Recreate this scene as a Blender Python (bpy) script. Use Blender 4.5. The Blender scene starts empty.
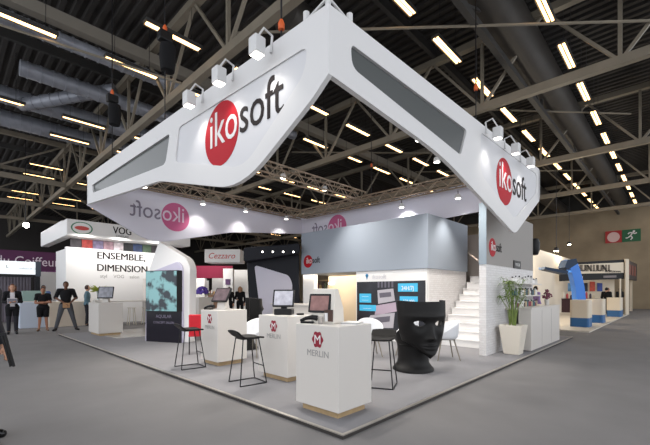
import bpy, bmesh, math, random
from mathutils import Vector, Matrix
from mathutils.geometry import tessellate_polygon
random.seed(7)
PI = math.pi
S = bpy.context.scene
COL = S.collection
# ------------------------------------------------------------------ camera, world, exposure
cd = bpy.data.cameras.new('camera'); cam = bpy.data.objects.new('camera', cd); COL.objects.link(cam)
cd.sensor_width = 36.0; cd.lens = 36.0 * 368 / 650; cd.shift_y = (292 - 222.5) / 650
cd.clip_start = 0.05; cd.clip_end = 200
cam.location = (-2.717, -2.358, 1.45); cam.rotation_euler = (PI / 2, 0, math.radians(43.75 - 90))
S.camera = cam
w = bpy.data.worlds.new('hall_ambient'); S.world = w; w.use_nodes = True
w.node_tree.nodes['Background'].inputs[0].default_value = (0.92, 0.95, 1.0, 1)
w.node_tree.nodes['Background'].inputs[1].default_value = 0.85
S.view_settings.view_transform = 'Standard'; S.view_settings.look = 'None'
S.view_settings.gamma = 1.0; S.view_settings.exposure = 1.0
LUM_E = 2.8       # hall luminaire emission
SPOT_W = 42.0      # stand spots
AREA_W = 0.0

# ------------------------------------------------------------------ materials
def lin(c):
    return tuple(((v / 255) / 12.92 if v / 255 <= 0.04045 else ((v / 255 + 0.055) / 1.055) ** 2.4) for v in c)
MATS = {}
def mat(name, rgb, rough=0.5, metal=0.0, emit=0.0, noise=0.0, nscale=8.0, bump=0.0, coat=0.0, trans=0.0, spec=None):
    if name.startswith(('black', 'dark', 'hair_black', 'cloth_black')) and spec is None and not metal: spec = .25
    if name in MATS: return MATS[name]
    m = bpy.data.materials.new(name); m.use_nodes = True
    nt = m.node_tree; b = nt.nodes['Principled BSDF']; c = lin(rgb)
    b.inputs['Base Color'].default_value = (*c, 1); b.inputs['Roughness'].default_value = rough
    b.inputs['Metallic'].default_value = metal
    if spec is not None: b.inputs['Specular IOR Level'].default_value = spec
    if coat: b.inputs['Coat Weight'].default_value = coat
    if trans: b.inputs['Transmission Weight'].default_value = trans
    if emit:
        b.inputs['Emission Color'].default_value = (*c, 1); b.inputs['Emission Strength'].default_value = emit
    if noise or bump:
        tc = nt.nodes.new('ShaderNodeTexCoord'); n = nt.nodes.new('ShaderNodeTexNoise')
        n.inputs['Scale'].default_value = nscale; n.inputs['Detail'].default_value = 6
        nt.links.new(tc.outputs['Object'], n.inputs['Vector'])
        if noise:
            r = nt.nodes.new('ShaderNodeValToRGB')
            r.color_ramp.elements[0].position = 0.3; r.color_ramp.elements[1].position = 0.7
            r.color_ramp.elements[0].color = (*[v * (1 - noise) for v in c], 1)
            r.color_ramp.elements[1].color = (*[min(1, v * (1 + noise)) for v in c], 1)
            nt.links.new(n.outputs['Fac'], r.inputs['Fac']); nt.links.new(r.outputs['Color'], b.inputs['Base Color'])
        if bump:
            bp = nt.nodes.new('ShaderNodeBump'); bp.inputs['Strength'].default_value = bump
            bp.inputs['Distance'].default_value = 0.02
            nt.links.new(n.outputs['Fac'], bp.inputs['Height']); nt.links.new(bp.outputs['Normal'], b.inputs['Normal'])
    MATS[name] = m; return m
def brick_mat(name, c1, c2, mortar, sx):
    m = bpy.data.materials.new(name); m.use_nodes = True; nt = m.node_tree; b = nt.nodes['Principled BSDF']
    tc = nt.nodes.new('ShaderNodeTexCoord'); mp = nt.nodes.new('ShaderNodeMapping'); br = nt.nodes.new('ShaderNodeTexBrick')
    mp.inputs['Rotation'].default_value = (PI / 2, 0, 0)
    sep = nt.nodes.new('ShaderNodeSeparateXYZ'); add = nt.nodes.new('ShaderNodeMath'); cmb = nt.nodes.new('ShaderNodeCombineXYZ')
    nt.links.new(tc.outputs['Object'], sep.inputs[0]); nt.links.new(sep.outputs[0], add.inputs[0]); nt.links.new(sep.outputs[1], add.inputs[1])
    nt.links.new(add.outputs[0], cmb.inputs[0]); nt.links.new(sep.outputs[2], cmb.inputs[1])
    nt.links.new(cmb.outputs[0], br.inputs['Vector'])
    br.inputs['Scale'].default_value = sx; br.inputs['Color1'].default_value = (*lin(c1), 1); br.inputs['Color2'].default_value = (*lin(c2), 1)
    br.inputs['Mortar'].default_value = (*lin(mortar), 1); br.inputs['Mortar Size'].default_value = 0.012
    bp = nt.nodes.new('ShaderNodeBump'); bp.inputs['Strength'].default_value = 0.6; bp.inputs['Distance'].default_value = 0.012; bp.invert = True
    nt.links.new(br.outputs['Fac'], bp.inputs['Height']); nt.links.new(bp.outputs['Normal'], b.inputs['Normal'])
    nt.links.new(br.outputs['Color'], b.inputs['Base Color']); b.inputs['Roughness'].default_value = 0.7
    return m
WHITE = mat('white_laminate', (209, 204, 198), 0.35)
SIGNW = mat('white_sign_fabric', (214, 213, 213), 0.6)
PANELW = mat('white_panel', (232, 231, 230), 0.5)
DREC = mat('dark_grey_recess', (84, 87, 87), 0.3, coat=0.3)
LREC = mat('pale_grey_recess', (205, 205, 208), 0.5)
RED = mat('logo_red', (166, 10, 30), 0.6, spec=.25)
MAROON = mat('logo_maroon', (140, 16, 42), 0.5)
PALERED = mat('show_through_red', (196, 92, 138), 0.6)
PALEGREY = mat('show_through_grey', (128, 122, 140), 0.6)
INK = mat('dark_ink', (42, 36, 36), 0.7, spec=.2)
GREYINK = mat('grey_ink', (150, 148, 146), 0.6)
BLACK = mat('black_plastic', (22, 22, 24), 0.4)
SOFTBLACK = mat('black_moulded_plastic', (17, 16, 16), 0.52)
DMETAL = mat('dark_metal', (35, 35, 38), 0.35, 0.6)
STEEL = mat('painted_steel', (122, 114, 100), 0.55, noise=0.1, nscale=2)
DSTEEL = mat('dark_steel', (62, 61, 60), 0.55)
ALU = mat('aluminium_truss', (158, 142, 124), 0.4, 0.5)
DUCT = mat('galvanised_duct', (138, 141, 150), 0.35, 0.25, noise=0.15, nscale=3)
DDUCT = mat('dark_duct', (62, 58, 54), 0.5, 0.2, noise=0.15, nscale=1.5)
DECK = mat('roof_deck', (50, 47, 45), 0.8)
CONC = mat('concrete_wall', (156, 140, 116), 0.85, noise=0.18, nscale=0.6, bump=0.1)
CARPET = mat('aisle_carpet', (119, 117, 117), 0.95, noise=0.07, nscale=1.2, bump=0.15)
PCARPET = mat('stand_carpet', (133, 132, 135), 0.95, noise=0.04, nscale=2.5, bump=0.1)
EDGE = mat('aluminium_edge', (180, 174, 166), 0.35, 0.6)
GREYB = mat('grey_blue_wall', (148, 157, 169), 0.7)
WOOD = mat('oak_plinth', (176, 150, 112), 0.5, noise=0.12, nscale=12)
GLOW = mat('warm_tube', (255, 205, 140), 0.5, emit=LUM_E)
LENS = mat('lamp_lens', (255, 250, 240), 0.4, emit=4.0)
BRICK = brick_mat('white_brick', (228, 226, 226), (220, 217, 216), (200, 198, 198), 4.5)
SCREEN = mat('screen_dark', (40, 44, 52), 0.2, emit=0.15)
LEAF = mat('leaf_green', (110, 135, 62), 0.6, noise=0.25, nscale=6)
STALK = mat('stalk_green', (120, 138, 70), 0.6)
SKIN = mat('skin', (196, 150, 124), 0.6)
SKIND = mat('skin_dark', (112, 76, 58), 0.6)
GLOSSF = mat('gloss_white_floor', (205, 203, 198), 0.08)

# ------------------------------------------------------------------ mesh helpers
class B:
    def __init__(s): s.bm = bmesh.new()
    def box(s, x0, y0, z0, x1, y1, z1):
        v = [s.bm.verts.new(p) for p in ((x0,y0,z0),(x1,y0,z0),(x1,y1,z0),(x0,y1,z0),(x0,y0,z1),(x1,y0,z1),(x1,y1,z1),(x0,y1,z1))]
        for f in ((0,3,2,1),(4,5,6,7),(0,1,5,4),(1,2,6,5),(2,3,7,6),(3,0,4,7)): s.bm.faces.new([v[i] for i in f])
        return s
    def bar(s, p0, p1, w, h=None, up=(0,0,1)):
        p0, p1 = Vector(p0), Vector(p1); h = h or w; d = (p1 - p0).normalized(); u = Vector(up)
        if abs(d.dot(u)) > 0.98: u = Vector((1,0,0))
        a = d.cross(u).normalized() * w / 2; b = a.cross(d).normalized() * h / 2
        v = [s.bm.verts.new(q + e) for q in (p0, p1) for e in (-a-b, a-b, a+b, -a+b)]
        for f in ((3,2,1,0),(4,5,6,7),(0,1,5,4),(1,2,6,5),(2,3,7,6),(3,0,4,7)): s.bm.faces.new([v[i] for i in f])
        return s
    def tube(s, p0, p1, r, r1=None, n=10):
        return s.path([p0, p1], [r, r if r1 is None else r1], n)
    def path(s, pts, r, n=8, caps=True):
        pts = [Vector(p) for p in pts]; rr = r if isinstance(r, (list, tuple)) else [r] * len(pts)
        rings = []; ref = None
        for i, p in enumerate(pts):
            d = (pts[min(i+1, len(pts)-1)] - pts[max(i-1, 0)]).normalized()
            if ref is None:
                ref = Vector((0,0,1)) if abs(d.z) < 0.9 else Vector((1,0,0))
            a = ref - d * ref.dot(d)
            if a.length < 1e-4: a = d.orthogonal()
            a.normalize(); ref = a; b = d.cross(a)
            rings.append([s.bm.verts.new(p + (a * math.cos(t) + b * math.sin(t)) * rr[i]) for t in [2*PI*k/n for k in range(n)]])
        for A, C in zip(rings, rings[1:]):
            for k in range(n): s.bm.faces.new((A[k], A[(k+1) % n], C[(k+1) % n], C[k]))
        if caps:
            s.bm.faces.new(rings[0][::-1]); s.bm.faces.new(rings[-1])
        return s
    def lathe(s, prof, c=(0,0,0), n=24, sx=1, sy=1):
        c = Vector(c); rings = []
        for r, z in prof:
            if r < 1e-6: rings.append([s.bm.verts.new(c + Vector((0,0,z)))])
            else: rings.append([s.bm.verts.new(c + Vector((r*sx*math.cos(2*PI*k/n), r*sy*math.sin(2*PI*k/n), z))) for k in range(n)])
        for A, C in zip(rings, rings[1:]):
            for k in range(n):
                q = [A[k % len(A)], A[(k+1) % len(A)], C[(k+1) % len(C)], C[k % len(C)]]
                u = []
                for v in q:
                    if v not in u: u.append(v)
                if len(u) > 2: s.bm.faces.new(u)
        if len(rings[0]) > 2: s.bm.faces.new(rings[0][::-1])
        if len(rings[-1]) > 2: s.bm.faces.new(rings[-1])
        return s
    def ball(s, c, r, sc=(1,1,1), n=12):
        prof = [(r*math.sin(PI*i/n), -r*math.cos(PI*i/n)) for i in range(n+1)]
        prof[0] = (0, -r); prof[-1] = (0, r)
        m0 = len(s.bm.verts); s.lathe([(a, b*sc[2]) for a, b in prof], c, 2*n, sc[0], sc[1]); return s
    def prism(s, poly, fn, d0, d1):
        """poly of 2D points, fn(u,v,d)->3D, extruded between d0 and d1"""
        A = [s.bm.verts.new(fn(u, v, d0)) for u, v in poly]; C = [s.bm.verts.new(fn(u, v, d1)) for u, v in poly]
        n = len(poly); s.bm.faces.new(A[::-1]); s.bm.faces.new(C)
        for k in range(n): s.bm.faces.new((A[k], A[(k+1) % n], C[(k+1) % n], C[k]))
        return s
    def quad(s, a, b, c, d):
        s.bm.faces.new([s.bm.verts.new(p) for p in (a, b, c, d)]); return s
    def out(s, name, m, parent=None, smooth=False, bevel=0.0, world=True, angle=40, kind=None):
        bmesh.ops.recalc_face_normals(s.bm, faces=s.bm.faces)
        me = bpy.data.meshes.new(name); s.bm.to_mesh(me); s.bm.free()
        if parent is not None and world:
            me.transform(Matrix.Translation(-wloc(parent)))
        me.materials.append(m)
        if smooth:
            me.polygons.foreach_set('use_smooth', [True] * len(me.polygons)); me.set_sharp_from_angle(angle=math.radians(angle))
        o = bpy.data.objects.new(name, me); COL.objects.link(o)
        if parent is not None: o.parent = parent
        if bevel:
            bv = o.modifiers.new('bevel', 'BEVEL'); bv.width = bevel; bv.segments = 2; bv.limit_method = 'ANGLE'
        if kind: o['kind'] = kind
        return o
def wloc(o):
    l = Vector(o.location)
    while o.parent is not None: o = o.parent; l = l + Vector(o.location)
    return l
def tag(o, label, cat, group=None):
    o['label'] = label; o['category'] = cat
    if group: o['group'] = group
    return o
def thing(name, label, cat, loc=(0,0,0), rz=0.0, group=None):
    o = bpy.data.objects.new(name, None); COL.objects.link(o); o.location = loc; o.rotation_euler = (0,0,rz)
    o.empty_display_size = 0.1
    return tag(o, label, cat, group)
def copy_tree(o, parent=None):
    c = o.copy(); COL.objects.link(c)
    if parent is not None: c.parent = parent
    for ch in list(o.children): copy_tree(ch, c)
    return c
def text(name, s, m, parent, origin, xdir, up, size, align='CENTER', world=True, extr=0.002, mirror=False, shear=0.0, sx=1.0, bold=0.0):
    cu = bpy.data.curves.new(name, 'FONT'); cu.body = s; cu.size = size; cu.align_x = align; cu.extrude = extr; cu.shear = shear
    cu.resolution_u = 3
    t = bpy.data.objects.new(name, cu); COL.objects.link(t)
    bpy.context.view_layer.update()
    me = bpy.data.meshes.new_from_object(t.evaluated_get(bpy.context.evaluated_depsgraph_get()))
    bpy.data.objects.remove(t); me.name = name
    if bold:
        tb = bmesh.new(); tb.from_mesh(me); g = bmesh.ops.duplicate(tb, geom=tb.verts[:] + tb.edges[:] + tb.faces[:])
        bmesh.ops.translate(tb, verts=[v for v in g['geom'] if isinstance(v, bmesh.types.BMVert)], vec=(bold*2, 0, .0006)); tb.to_mesh(me); tb.free()
    x = Vector(xdir).normalized(); u = Vector(up).normalized(); x = (x - u * 0); n = x.cross(u).normalized()
    M = Matrix((( x.x*sx, u.x, n.x, origin[0]), (x.y*sx, u.y, n.y, origin[1]), (x.z*sx, u.z, n.z, origin[2]), (0,0,0,1)))
    me.transform(M)
    if parent is not None and world: me.transform(Matrix.Translation(-wloc(parent)))
    me.materials.clear(); me.materials.append(m)
    o = bpy.data.objects.new(name, me); COL.objects.link(o)
    if parent is not None: o.parent = parent
    return o
def disc(c, x, u, r, d0, d1, n=40):
    c, x, u = Vector(c), Vector(x).normalized(), Vector(u).normalized(); nn = x.cross(u)
    b = B(); b.prism([(r*math.cos(2*PI*k/n), r*math.sin(2*PI*k/n)) for k in range(n)], lambda p, q, d: c + x*p + u*q + nn*d, d0, d1)
    return b
def rnd(poly, r, n=6):
    out = []
    N = len(poly)
    for i in range(N):
        rr = r[i] if isinstance(r, (list, tuple)) else r
        p = Vector(poly[i]); a = (Vector(poly[i-1]) - p); b = (Vector(poly[(i+1) % N]) - p)
        k = min(rr, a.length * .45, b.length * .45)
        if k < 1e-4: out.append(tuple(p)); continue
        p0 = p + a.normalized() * k; p1 = p + b.normalized() * k
        for j in range(n+1):
            t = j / n; q = p0 * (1-t)**2 + p * 2*t*(1-t) + p1 * t*t
            out.append((q.x, q.y))
    return out
def struct(b, name, m, **k):
    o = b.out(name, m, **k); o['kind'] = 'structure'; return o
def spot(name, loc, target, watts, size_deg, blend=0.6, col=(1, .95, .88), parent=None, r=0.05):
    l = bpy.data.lights.new(name, 'SPOT'); l.energy = watts; l.spot_size = math.radians(size_deg); l.spot_blend = blend
    l.color = col; l.shadow_soft_size = r
    o = bpy.data.objects.new(name, l); COL.objects.link(o)
    d = Vector(target) - Vector(loc); o.rotation_euler = d.to_track_quat('-Z', 'Y').to_euler()
    o.location = Vector(loc) - (wloc(parent) if parent else Vector()); 
    if parent: o.parent = parent
    return o
ORD = ['first','second','third','fourth','fifth','sixth','seventh','eighth','ninth','tenth','eleventh','twelfth','thirteenth','fourteenth','fifteenth','sixteenth','seventeenth','eighteenth','nineteenth','twentieth']

# ------------------------------------------------------------------ hall shell
struct(B().box(-12,-10,-.2,40,52,0), 'floor', CARPET)
b = B(); ZC = 10.4; xs = -5.94; pts = []
while xs < 40:
    pts += [(xs, 0), (xs+.14, 0), (xs+.175, .09), (xs+.305, .09)]; xs += .34
for (xa, za), (xb, zb) in zip(pts, pts[1:]): b.quad((xa,-8,ZC+za), (xb,-8,ZC+zb), (xb,52,ZC+zb), (xa,52,ZC+za))
struct(b, 'ceiling', DECK)
struct(B().box(38.5,-8,0,38.9,52,8.85), 'wall_end', CONC)
struct(B().box(38.6,-8,8.85,38.9,52,10.6), 'trim_1', DSTEEL)
struct(B().box(38.3,-8,8.7,38.5,52,8.95), 'trim_2', DSTEEL)
struct(B().box(-12,51,0,40,51.4,10.6), 'wall_far', mat('dark_far_wall', (58,55,54), .8))

# ------------------------------------------------------------------ roof steel
def truss(along, fixed, a0, a1, zb, zt, label, step=3.55, m=None, f=1.0):
    SM = m or STEEL
    mid = (a0 + a1) / 2
    P = (lambda a, z: (fixed, a, z)) if along == 'y' else (lambda a, z: (a, fixed, z))
    t = thing('roof_truss', label, 'roof truss', P(mid, zb), 0, 'steel roof trusses')
    B().bar(P(a0, zb), P(a1, zb), .2*f, .24*f).out('bottom_chord', SM, t)
    B().bar(P(a0, zt), P(a1, zt), .22*f, .22*f).out('top_chord', SM, t)
    b = B(); n = int(round((a1 - a0) / step)); st = (a1 - a0) / n
    for i in range(n):
        x0 = a0 + i * st
        b.bar(P(x0, zt), P(x0 + st/2, zb), .08*f); b.bar(P(x0 + st/2, zb), P(x0 + st, zt), .08*f)
        b.bar(P(x0 + st/2, zb), P(x0 + st/2, zt), .09)
    b.out('web', SM, t)
tx = [2.3, 9.6, 16.8, 23.8, 30.9]
tl = ['nearest cross truss, its pale bottom chord running above the hanging sign from the hall middle',
      'second cross truss from the near end, above the grey box room',
      'middle cross truss of the hall roof over the far aisle',
      'second cross truss from the concrete wall, high in the roof',
      'cross truss closest to the concrete wall, high in the roof']
for x, l in zip(tx, tl): truss('y', x, -6.6, 50.2, 7.5, 9.7, l)
ty = [(1.35, 'lengthwise truss high over the near aisle edge of the stand'),
      (22.7, 'second lengthwise truss beyond the people, above the purple banner'), (29.7, 'lengthwise truss behind the purple banner, second farthest across hall'), (36.8, 'farthest lengthwise truss across the hall, deep in the dark')]
for y, l in ty: truss('x', y, -5.0, 38.2, 7.5 if y > 15 else 8.3, 9.7, l, 7.2, None if y > 15 else DSTEEL, 1.0 if y > 15 else .8)
# purlins: plain beams along the hall
for i, y in enumerate([-2.0, 3.9, 6.3, 11.4, 13.6, 18.4, 20.6, 25.8, 33.0]):
    o = B().bar((-5,y,9.95), (38.2,y,9.95), .14, .3).out('roof_purlin', DSTEEL); tag(o, 'dark steel purlin under the roof deck, %s from the near side of the hall' % ORD[i], 'beam', 'roof purlins')
o = B().bar((-4.8,10.5,9.3), (38.2,10.5,9.3), .3, .34).out('roof_beam', mat('pale_steel', (128,122,112), .6)); tag(o, 'wide pale grey beam running lengthwise high over the far side of the sign', 'beam')
# thin sway rods across
rods = [((-3.6,12.2,9.2),(2.2,8.2,7.6)), ((9.8,5.2,8.62),(16.6,-1.0,8.66)), ((2.6,6.0,8.22),(9.6,-2,8.2)), ((17,9,8.66),(23.6,1.5,8.62)), ((9.8,12,8.66),(16.6,5,8.62))]
for i, (p, q) in enumerate(rods):
    o = B().tube(p, q, .035, n=6).out('sway_rod', STEEL); tag(o, ['thin diagonal sway rod crossing the silver ducts', 'thin diagonal sway rod between near and middle trusses above the aisle', 'thin diagonal sway rod high over the near sign corner', 'thin diagonal sway rod in the far roof bay before the concrete wall', 'thin diagonal sway rod seen through the open middle of the sign'][i], 'rod', 'sway rods')
# ducts
def duct(p0, p1, r, m, label, ribs=True):
    t = thing('air_duct', label, 'air duct', p0, 0, 'air ducts')
    B().tube(p0, p1, r, n=20).out('pipe', m, t, smooth=True)
    if ribs:
        b = B(); L = (Vector(p1) - Vector(p0)).length; d = (Vector(p1) - Vector(p0)).normalized(); k = 0.2
        while k < L:
            q = Vector(p0) + d * k; b.tube(q - d * .02, q + d * .02, r + .02, n=20); k += .35
        b.out('rib', m, t, kind='stuff')
duct((-4,10.9,8.95), (9,10.9,8.95), .2, DUCT, 'thin silver ribbed duct crossing the upper corner of the hall')
duct((-.9,13.4,8.9), (9,13.4,8.9), .26, DUCT, 'shiny silver ribbed duct with a cut off end, below the thin duct')
duct((-4,16.0,8.9), (9,16.0,8.9), .32, DUCT, 'third silver ribbed duct from the sign, thicker than the two above')
duct((-4,18.5,8.9), (9,18.5,8.9), .34, DUCT, 'lowest silver ribbed duct, farthest from the hanging sign')
duct((0,1.3,9.35), (38,1.3,9.35), .62, DDUCT, 'huge dark round duct running between the two aisle light rows', ribs=False)
duct((2,-2.6,9.3), (38,-2.6,9.3), .5, DDUCT, 'dark round duct at the far aisle side beyond the light rows', ribs=False)
duct((4,5.6,9.3), (38,5.6,9.3), .5, DDUCT, 'dark round duct running above the middle of the hanging sign', ribs=False)
duct((-.6,15.8,8.6), (1.9,13.2,9.2), .22, DUCT, 'short slanting silver duct branch joining two ribbed ducts')
t = thing('duct_fan', 'round dark ventilator ring hanging among the silver ducts', 'ventilator', (-1.9,14.9,8.8))
b = B()
for k in range(24):
    a0, a1 = 2*PI*k/24, 2*PI*(k+1)/24
    b.bar((-1.9+.45*math.cos(a0),14.9+.45*math.sin(a0),8.8), (-1.9+.45*math.cos(a1),14.9+.45*math.sin(a1),8.8), .1, .2)
b.out('rim', DSTEEL, t); B().lathe([(.05,0),(.38,.02),(.38,.06),(.05,.1)], (-1.9,14.9,8.85)).out('grille', DDUCT, t)

# ------------------------------------------------------------------ luminaires
def luminaire_proto():
    t = thing('strip_luminaire', 'x', 'ceiling light', (0,0,0), 0, 'strip luminaires under the roof')
    B().box(-.78,-.1,.035,.78,.1,.1).box(-.78,-.115,-.015,.78,-.1,.1).box(-.78,.1,-.015,.78,.115,.1).out('housing', DSTEEL, t, world=False)
    for sy in (-1, 1): B().box(-.74,sy*.05-.028,0,.74,sy*.05+.028,.035).out('tube', GLOW, t, world=False)
    for sx in (-.51,.51): B().tube((sx,0,.1),(sx,0,1.902),.008,n=5).out('suspension_wire', DMETAL, t, world=False)
    return t
rows = [(0.03, 2.12, 'row above the open aisle', 13), (2.5, 2.12, 'row over the sign aisle face', 13), (7.7, 1.75, 'row over the sign far half', 14), (10.05, -1.25, 'row past the sign far side', 15),
        (15.5, -1.28, 'row past the silver ducts', 14), (17.9, 1.43, 'row over the standing people', 13), (23.3, 1.43, 'row over the purple banner', 13),
        (25.7, -1.28, 'row behind the purple banner', 14), (31.0, -1.28, 'second farthest row', 14), (33.4, -1.28, 'farthest row', 14)]
proto = luminaire_proto(); first = True
for y, x0, rl, n in rows:
    for k in range(n):
        x = x0 + 2.72 * k
        if x > 35.2: continue
        o = proto if first else copy_tree(proto); first = False
        o.location = (x, y, 8.5); o['label'] = 'strip luminaire, %s from near end, in the %s' % (ORD[k], rl)

# ------------------------------------------------------------------ stand platform
struct(B().box(0.03,0.03,0,11,12.6,.045), 'floor_stand', PCARPET)
b = B(); b.box(0,0,.04,11,.035,.052).box(0,.035,.04,.035,12.6,.052).box(10.965,.035,.04,11,12.6,.052)
struct(b, 'trim_3', EDGE)
struct(B().box(.012,.012,0,11,.03,.04).box(.012,.03,0,.03,12.6,.04), 'trim_4', mat('edge_dark',(52,48,45),.7))
struct(B().box(.95,9.9,.045,3.6,12.5,.051), 'floor_gloss', GLOSSF)

# ------------------------------------------------------------------ hanging sign
SG = thing('hanging_sign', 'large white four-sided suspended sign ring with round red logos above the stand', 'sign', (3.7,4.4,2.7))
def sign_side(fn, outer, holes, name, m=SIGNW, th=.06):
    """fn(s,z,depth) -> point (depth 0 = outer face, + = inwards). holes: (poly, depth, material)"""
    b = B(); loops = [outer] + [h[0] for h in holes]
    flat = [p for lp in loops for p in lp]
    vs = [b.bm.verts.new(fn(u, v, 0)) for u, v in flat]
    for tri in tessellate_polygon([[Vector((u, v, 0)) for u, v in lp] for lp in loops]):
        try: b.bm.faces.new([vs[i] for i in tri])
        except ValueError: pass
    A = [b.bm.verts.new(fn(u, v, 0)) for u, v in outer]; C = [b.bm.verts.new(fn(u, v, th)) for u, v in outer]
    for i in range(len(A)): b.bm.faces.new((A[i], A[(i+1) % len(A)], C[(i+1) % len(A)], C[i]))
    C2 = [b.bm.verts.new(fn(u, v, th)) for u, v in outer]
    hs = [[b.bm.verts.new(fn(u, v, th)) for u, v in h[0]] for h in holes]
    fl_ = C2 + [v for h in hs for v in h]
    for tri in tessellate_polygon([[Vector((u, v, 0)) for u, v in lp] for lp in loops]):
        try: b.bm.faces.new([fl_[i] for i in tri])
        except ValueError: pass
    for poly, d, mm in holes:
        h0 = [b.bm.verts.new(fn(s, z, 0)) for s, z in poly]; h1 = [b.bm.verts.new(fn(s, z, d)) for s, z in poly]
        for i in range(len(h0)): b.bm.faces.new((h0[i], h0[(i+1) % len(h0)], h1[(i+1) % len(h0)], h1[i]))
    o = b.out(name, m, SG)
    for poly, d, mm in holes:
        bb = B(); bb.prism(poly, fn, d, d + .004); bb.out('recess_panel', mm, o)
    return o
LX, RY, BY, BX = -.1, .1, 8.7, 7.5
fL = lambda s, z, d: Vector((LX + d, s, z)); fR = lambda s, z, d: Vector((s, RY + d, z))
fB = lambda s, z, d: Vector((s, BY - d, z)); fK = lambda s, z, d: Vector((BX - d, s, z))
outL = rnd([(.1,4.27),(8.7,4.46),(8.7,3.72),(4.1,3.37),(1.62,2.75),(.33,3.42),(.1,3.585)], [0,0,0,.15,.55,.1,0])
hL = [(rnd([(3.69,4.07),(3.87,3.6),(8.1,3.91),(8.2,4.12)], [.1,.12,.06,.05]), .035, DREC),
      (rnd([(3.36,4.07),(.39,3.99),(.45,3.72),(1.55,3.0),(3.5,3.55)], [.08,.12,.25,.3,.1]), .02, LREC)]
pL = sign_side(fL, outL, hL, 'side_panel')
outR = rnd([(-.04,4.27),(7.55,4.48),(7.55,3.73),(5.62,2.66),(2.3,3.43),(-.04,3.585)], [0,.1,.12,.22,.6,0])
hR = [(rnd([(.24,4.04),(.26,3.8),(2.94,3.6),(3.17,4.07)], [.08,.14,.08,.08]), .035, DREC),
      (rnd([(3.75,4.22),(3.75,3.5),(5.6,2.98),(7.25,3.85),(7.25,4.3)], [.1,.2,.2,.2,.1]), .012, LREC)]
pR = sign_side(fR, outR, hR, 'side_panel')
outB = rnd([(-.1,4.42),(7.5,4.44),(7.5,3.82),(4.2,3.5),(1.55,2.86),(-.1,3.7)], [0,0,0,.3,.5,0])
pB = sign_side(fB, outB, [], 'side_panel', mat('sign_fabric_inner', (216,214,226), .6))
outK = rnd([(.1,4.46),(8.7,4.44),(8.7,3.8),(7.2,3.0),(5.6,3.1),(2.6,3.6),(.1,3.72)], [0,0,0,.3,.4,.3,0])
pK = sign_side(fK, outK, [], 'side_panel', MATS['sign_fabric_inner'])
# logos
def logo_side(panel, c, xd, r, tsize, off, m1, m2, m3, light=True):
    xd = Vector(xd); up = Vector((0,0,1)); n = xd.cross(up) if light else -xd.cross(up)
    dd = disc(c, xd, up, r, -.001, .004) if light else disc(c, -xd, up, r, -.001, .004)
    d = dd.out('logo_disc', m1, panel)
    c2 = Vector(c) + n * .006
    text('lettering', 'iko', m2, panel, c2 + xd * (r * .98) + up * (-r*.32), xd, up, tsize, 'RIGHT', extr=.003, sx=.86 if light else .86)
    text('lettering', 'soft', m3, panel, c2 + xd * (r * 1.02) + up * (-r*.32), xd, up, tsize, 'LEFT', extr=.003, sx=.86)
logo_side(pL, (LX + .019, 2.12, 3.6), (0,-1,0), .43, .68, 0, RED, SIGNW, INK)
logo_side(pR, (5.0, RY + .011, 3.63), (1,0,0), .46, .74, 0, RED, SIGNW, INK)
# show-through of the print on the inner faces (reads reversed from inside)
logo_side(pB, (2.22, BY - .061, 3.72), (-1,0,0), .43, .66, 0, PALERED, mat('pale_show', (222,205,220), .6), PALEGREY, light=False)
logo_side(pK, (BX - .061, 6.75, 3.85), (0,1,0), .46, .66, 0, PALERED, MATS['pale_show'], PALEGREY, light=False)
# rigging truss along the inside of the ring, and one across
def box_truss(p0, p1, w, label):
    p0, p1 = Vector(p0), Vector(p1); d = (p1 - p0).normalized(); sd = d.cross(Vector((0,0,1))); L = (p1 - p0).length
    t = thing('rigging_truss', label, 'truss', (p0 + p1) / 2, 0, 'rigging trusses')
    cs = [sd * (a * w/2) + Vector((0,0,b * w/2)) for a in (-1,1) for b in (-1,1)]
    for c in cs: B().tube(p0 + c, p1 + c, .025, n=8).out('chord', ALU, t, smooth=True)
    b = B(); n = int(L / .3); st = L / n
    for i in range(n):
        for (c0, c1) in ((0,1),(1,3),(3,2),(2,0)):
            u, v = (cs[c0], cs[c1]) if i % 2 == 0 else (cs[c1], cs[c0])
            b.tube(p0 + d*st*i + u, p0 + d*st*(i+1) + v, .012, n=5)
    b.out('lattice', ALU, t)
ZT = 4.52
box_truss((.3,5.23,4.6), (7.0,5.23,4.6), .3, 'aluminium lattice truss spanning the middle of the sign ring')
box_truss((.15,8.45,ZT), (7.3,8.45,ZT), .28, 'aluminium lattice truss along the inside of the far sign panel')
box_truss((7.2,.4,ZT), (7.2,8.3,ZT), .28, 'aluminium lattice truss along the inner side panel behind the grey box room')
box_truss((.17,.4,4.14), (.17,8.3,4.3), .22, 'aluminium lattice truss hidden along the left front panel of the sign')
box_truss((.4,.36,4.14), (7.0,.36,4.3), .22, 'aluminium lattice truss hidden along the right front panel of the sign')
tag(B().tube((-.0,.2,4.2),(-.0,.2,4.5),.03).tube((-.0,.52,4.2),(-.0,.52,4.45),.035).tube((.34,.2,4.2),(.34,.2,4.45),.035).tube((0,.2,4.44),(0,.52,4.36),.015).tube((0,.2,4.44),(.34,.2,4.36),.015).out('truss_corner', mat('white_metal', (205,205,205), .4)), 'white tubular corner piece on top of the near sign corner', 'truss corner')
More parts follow.
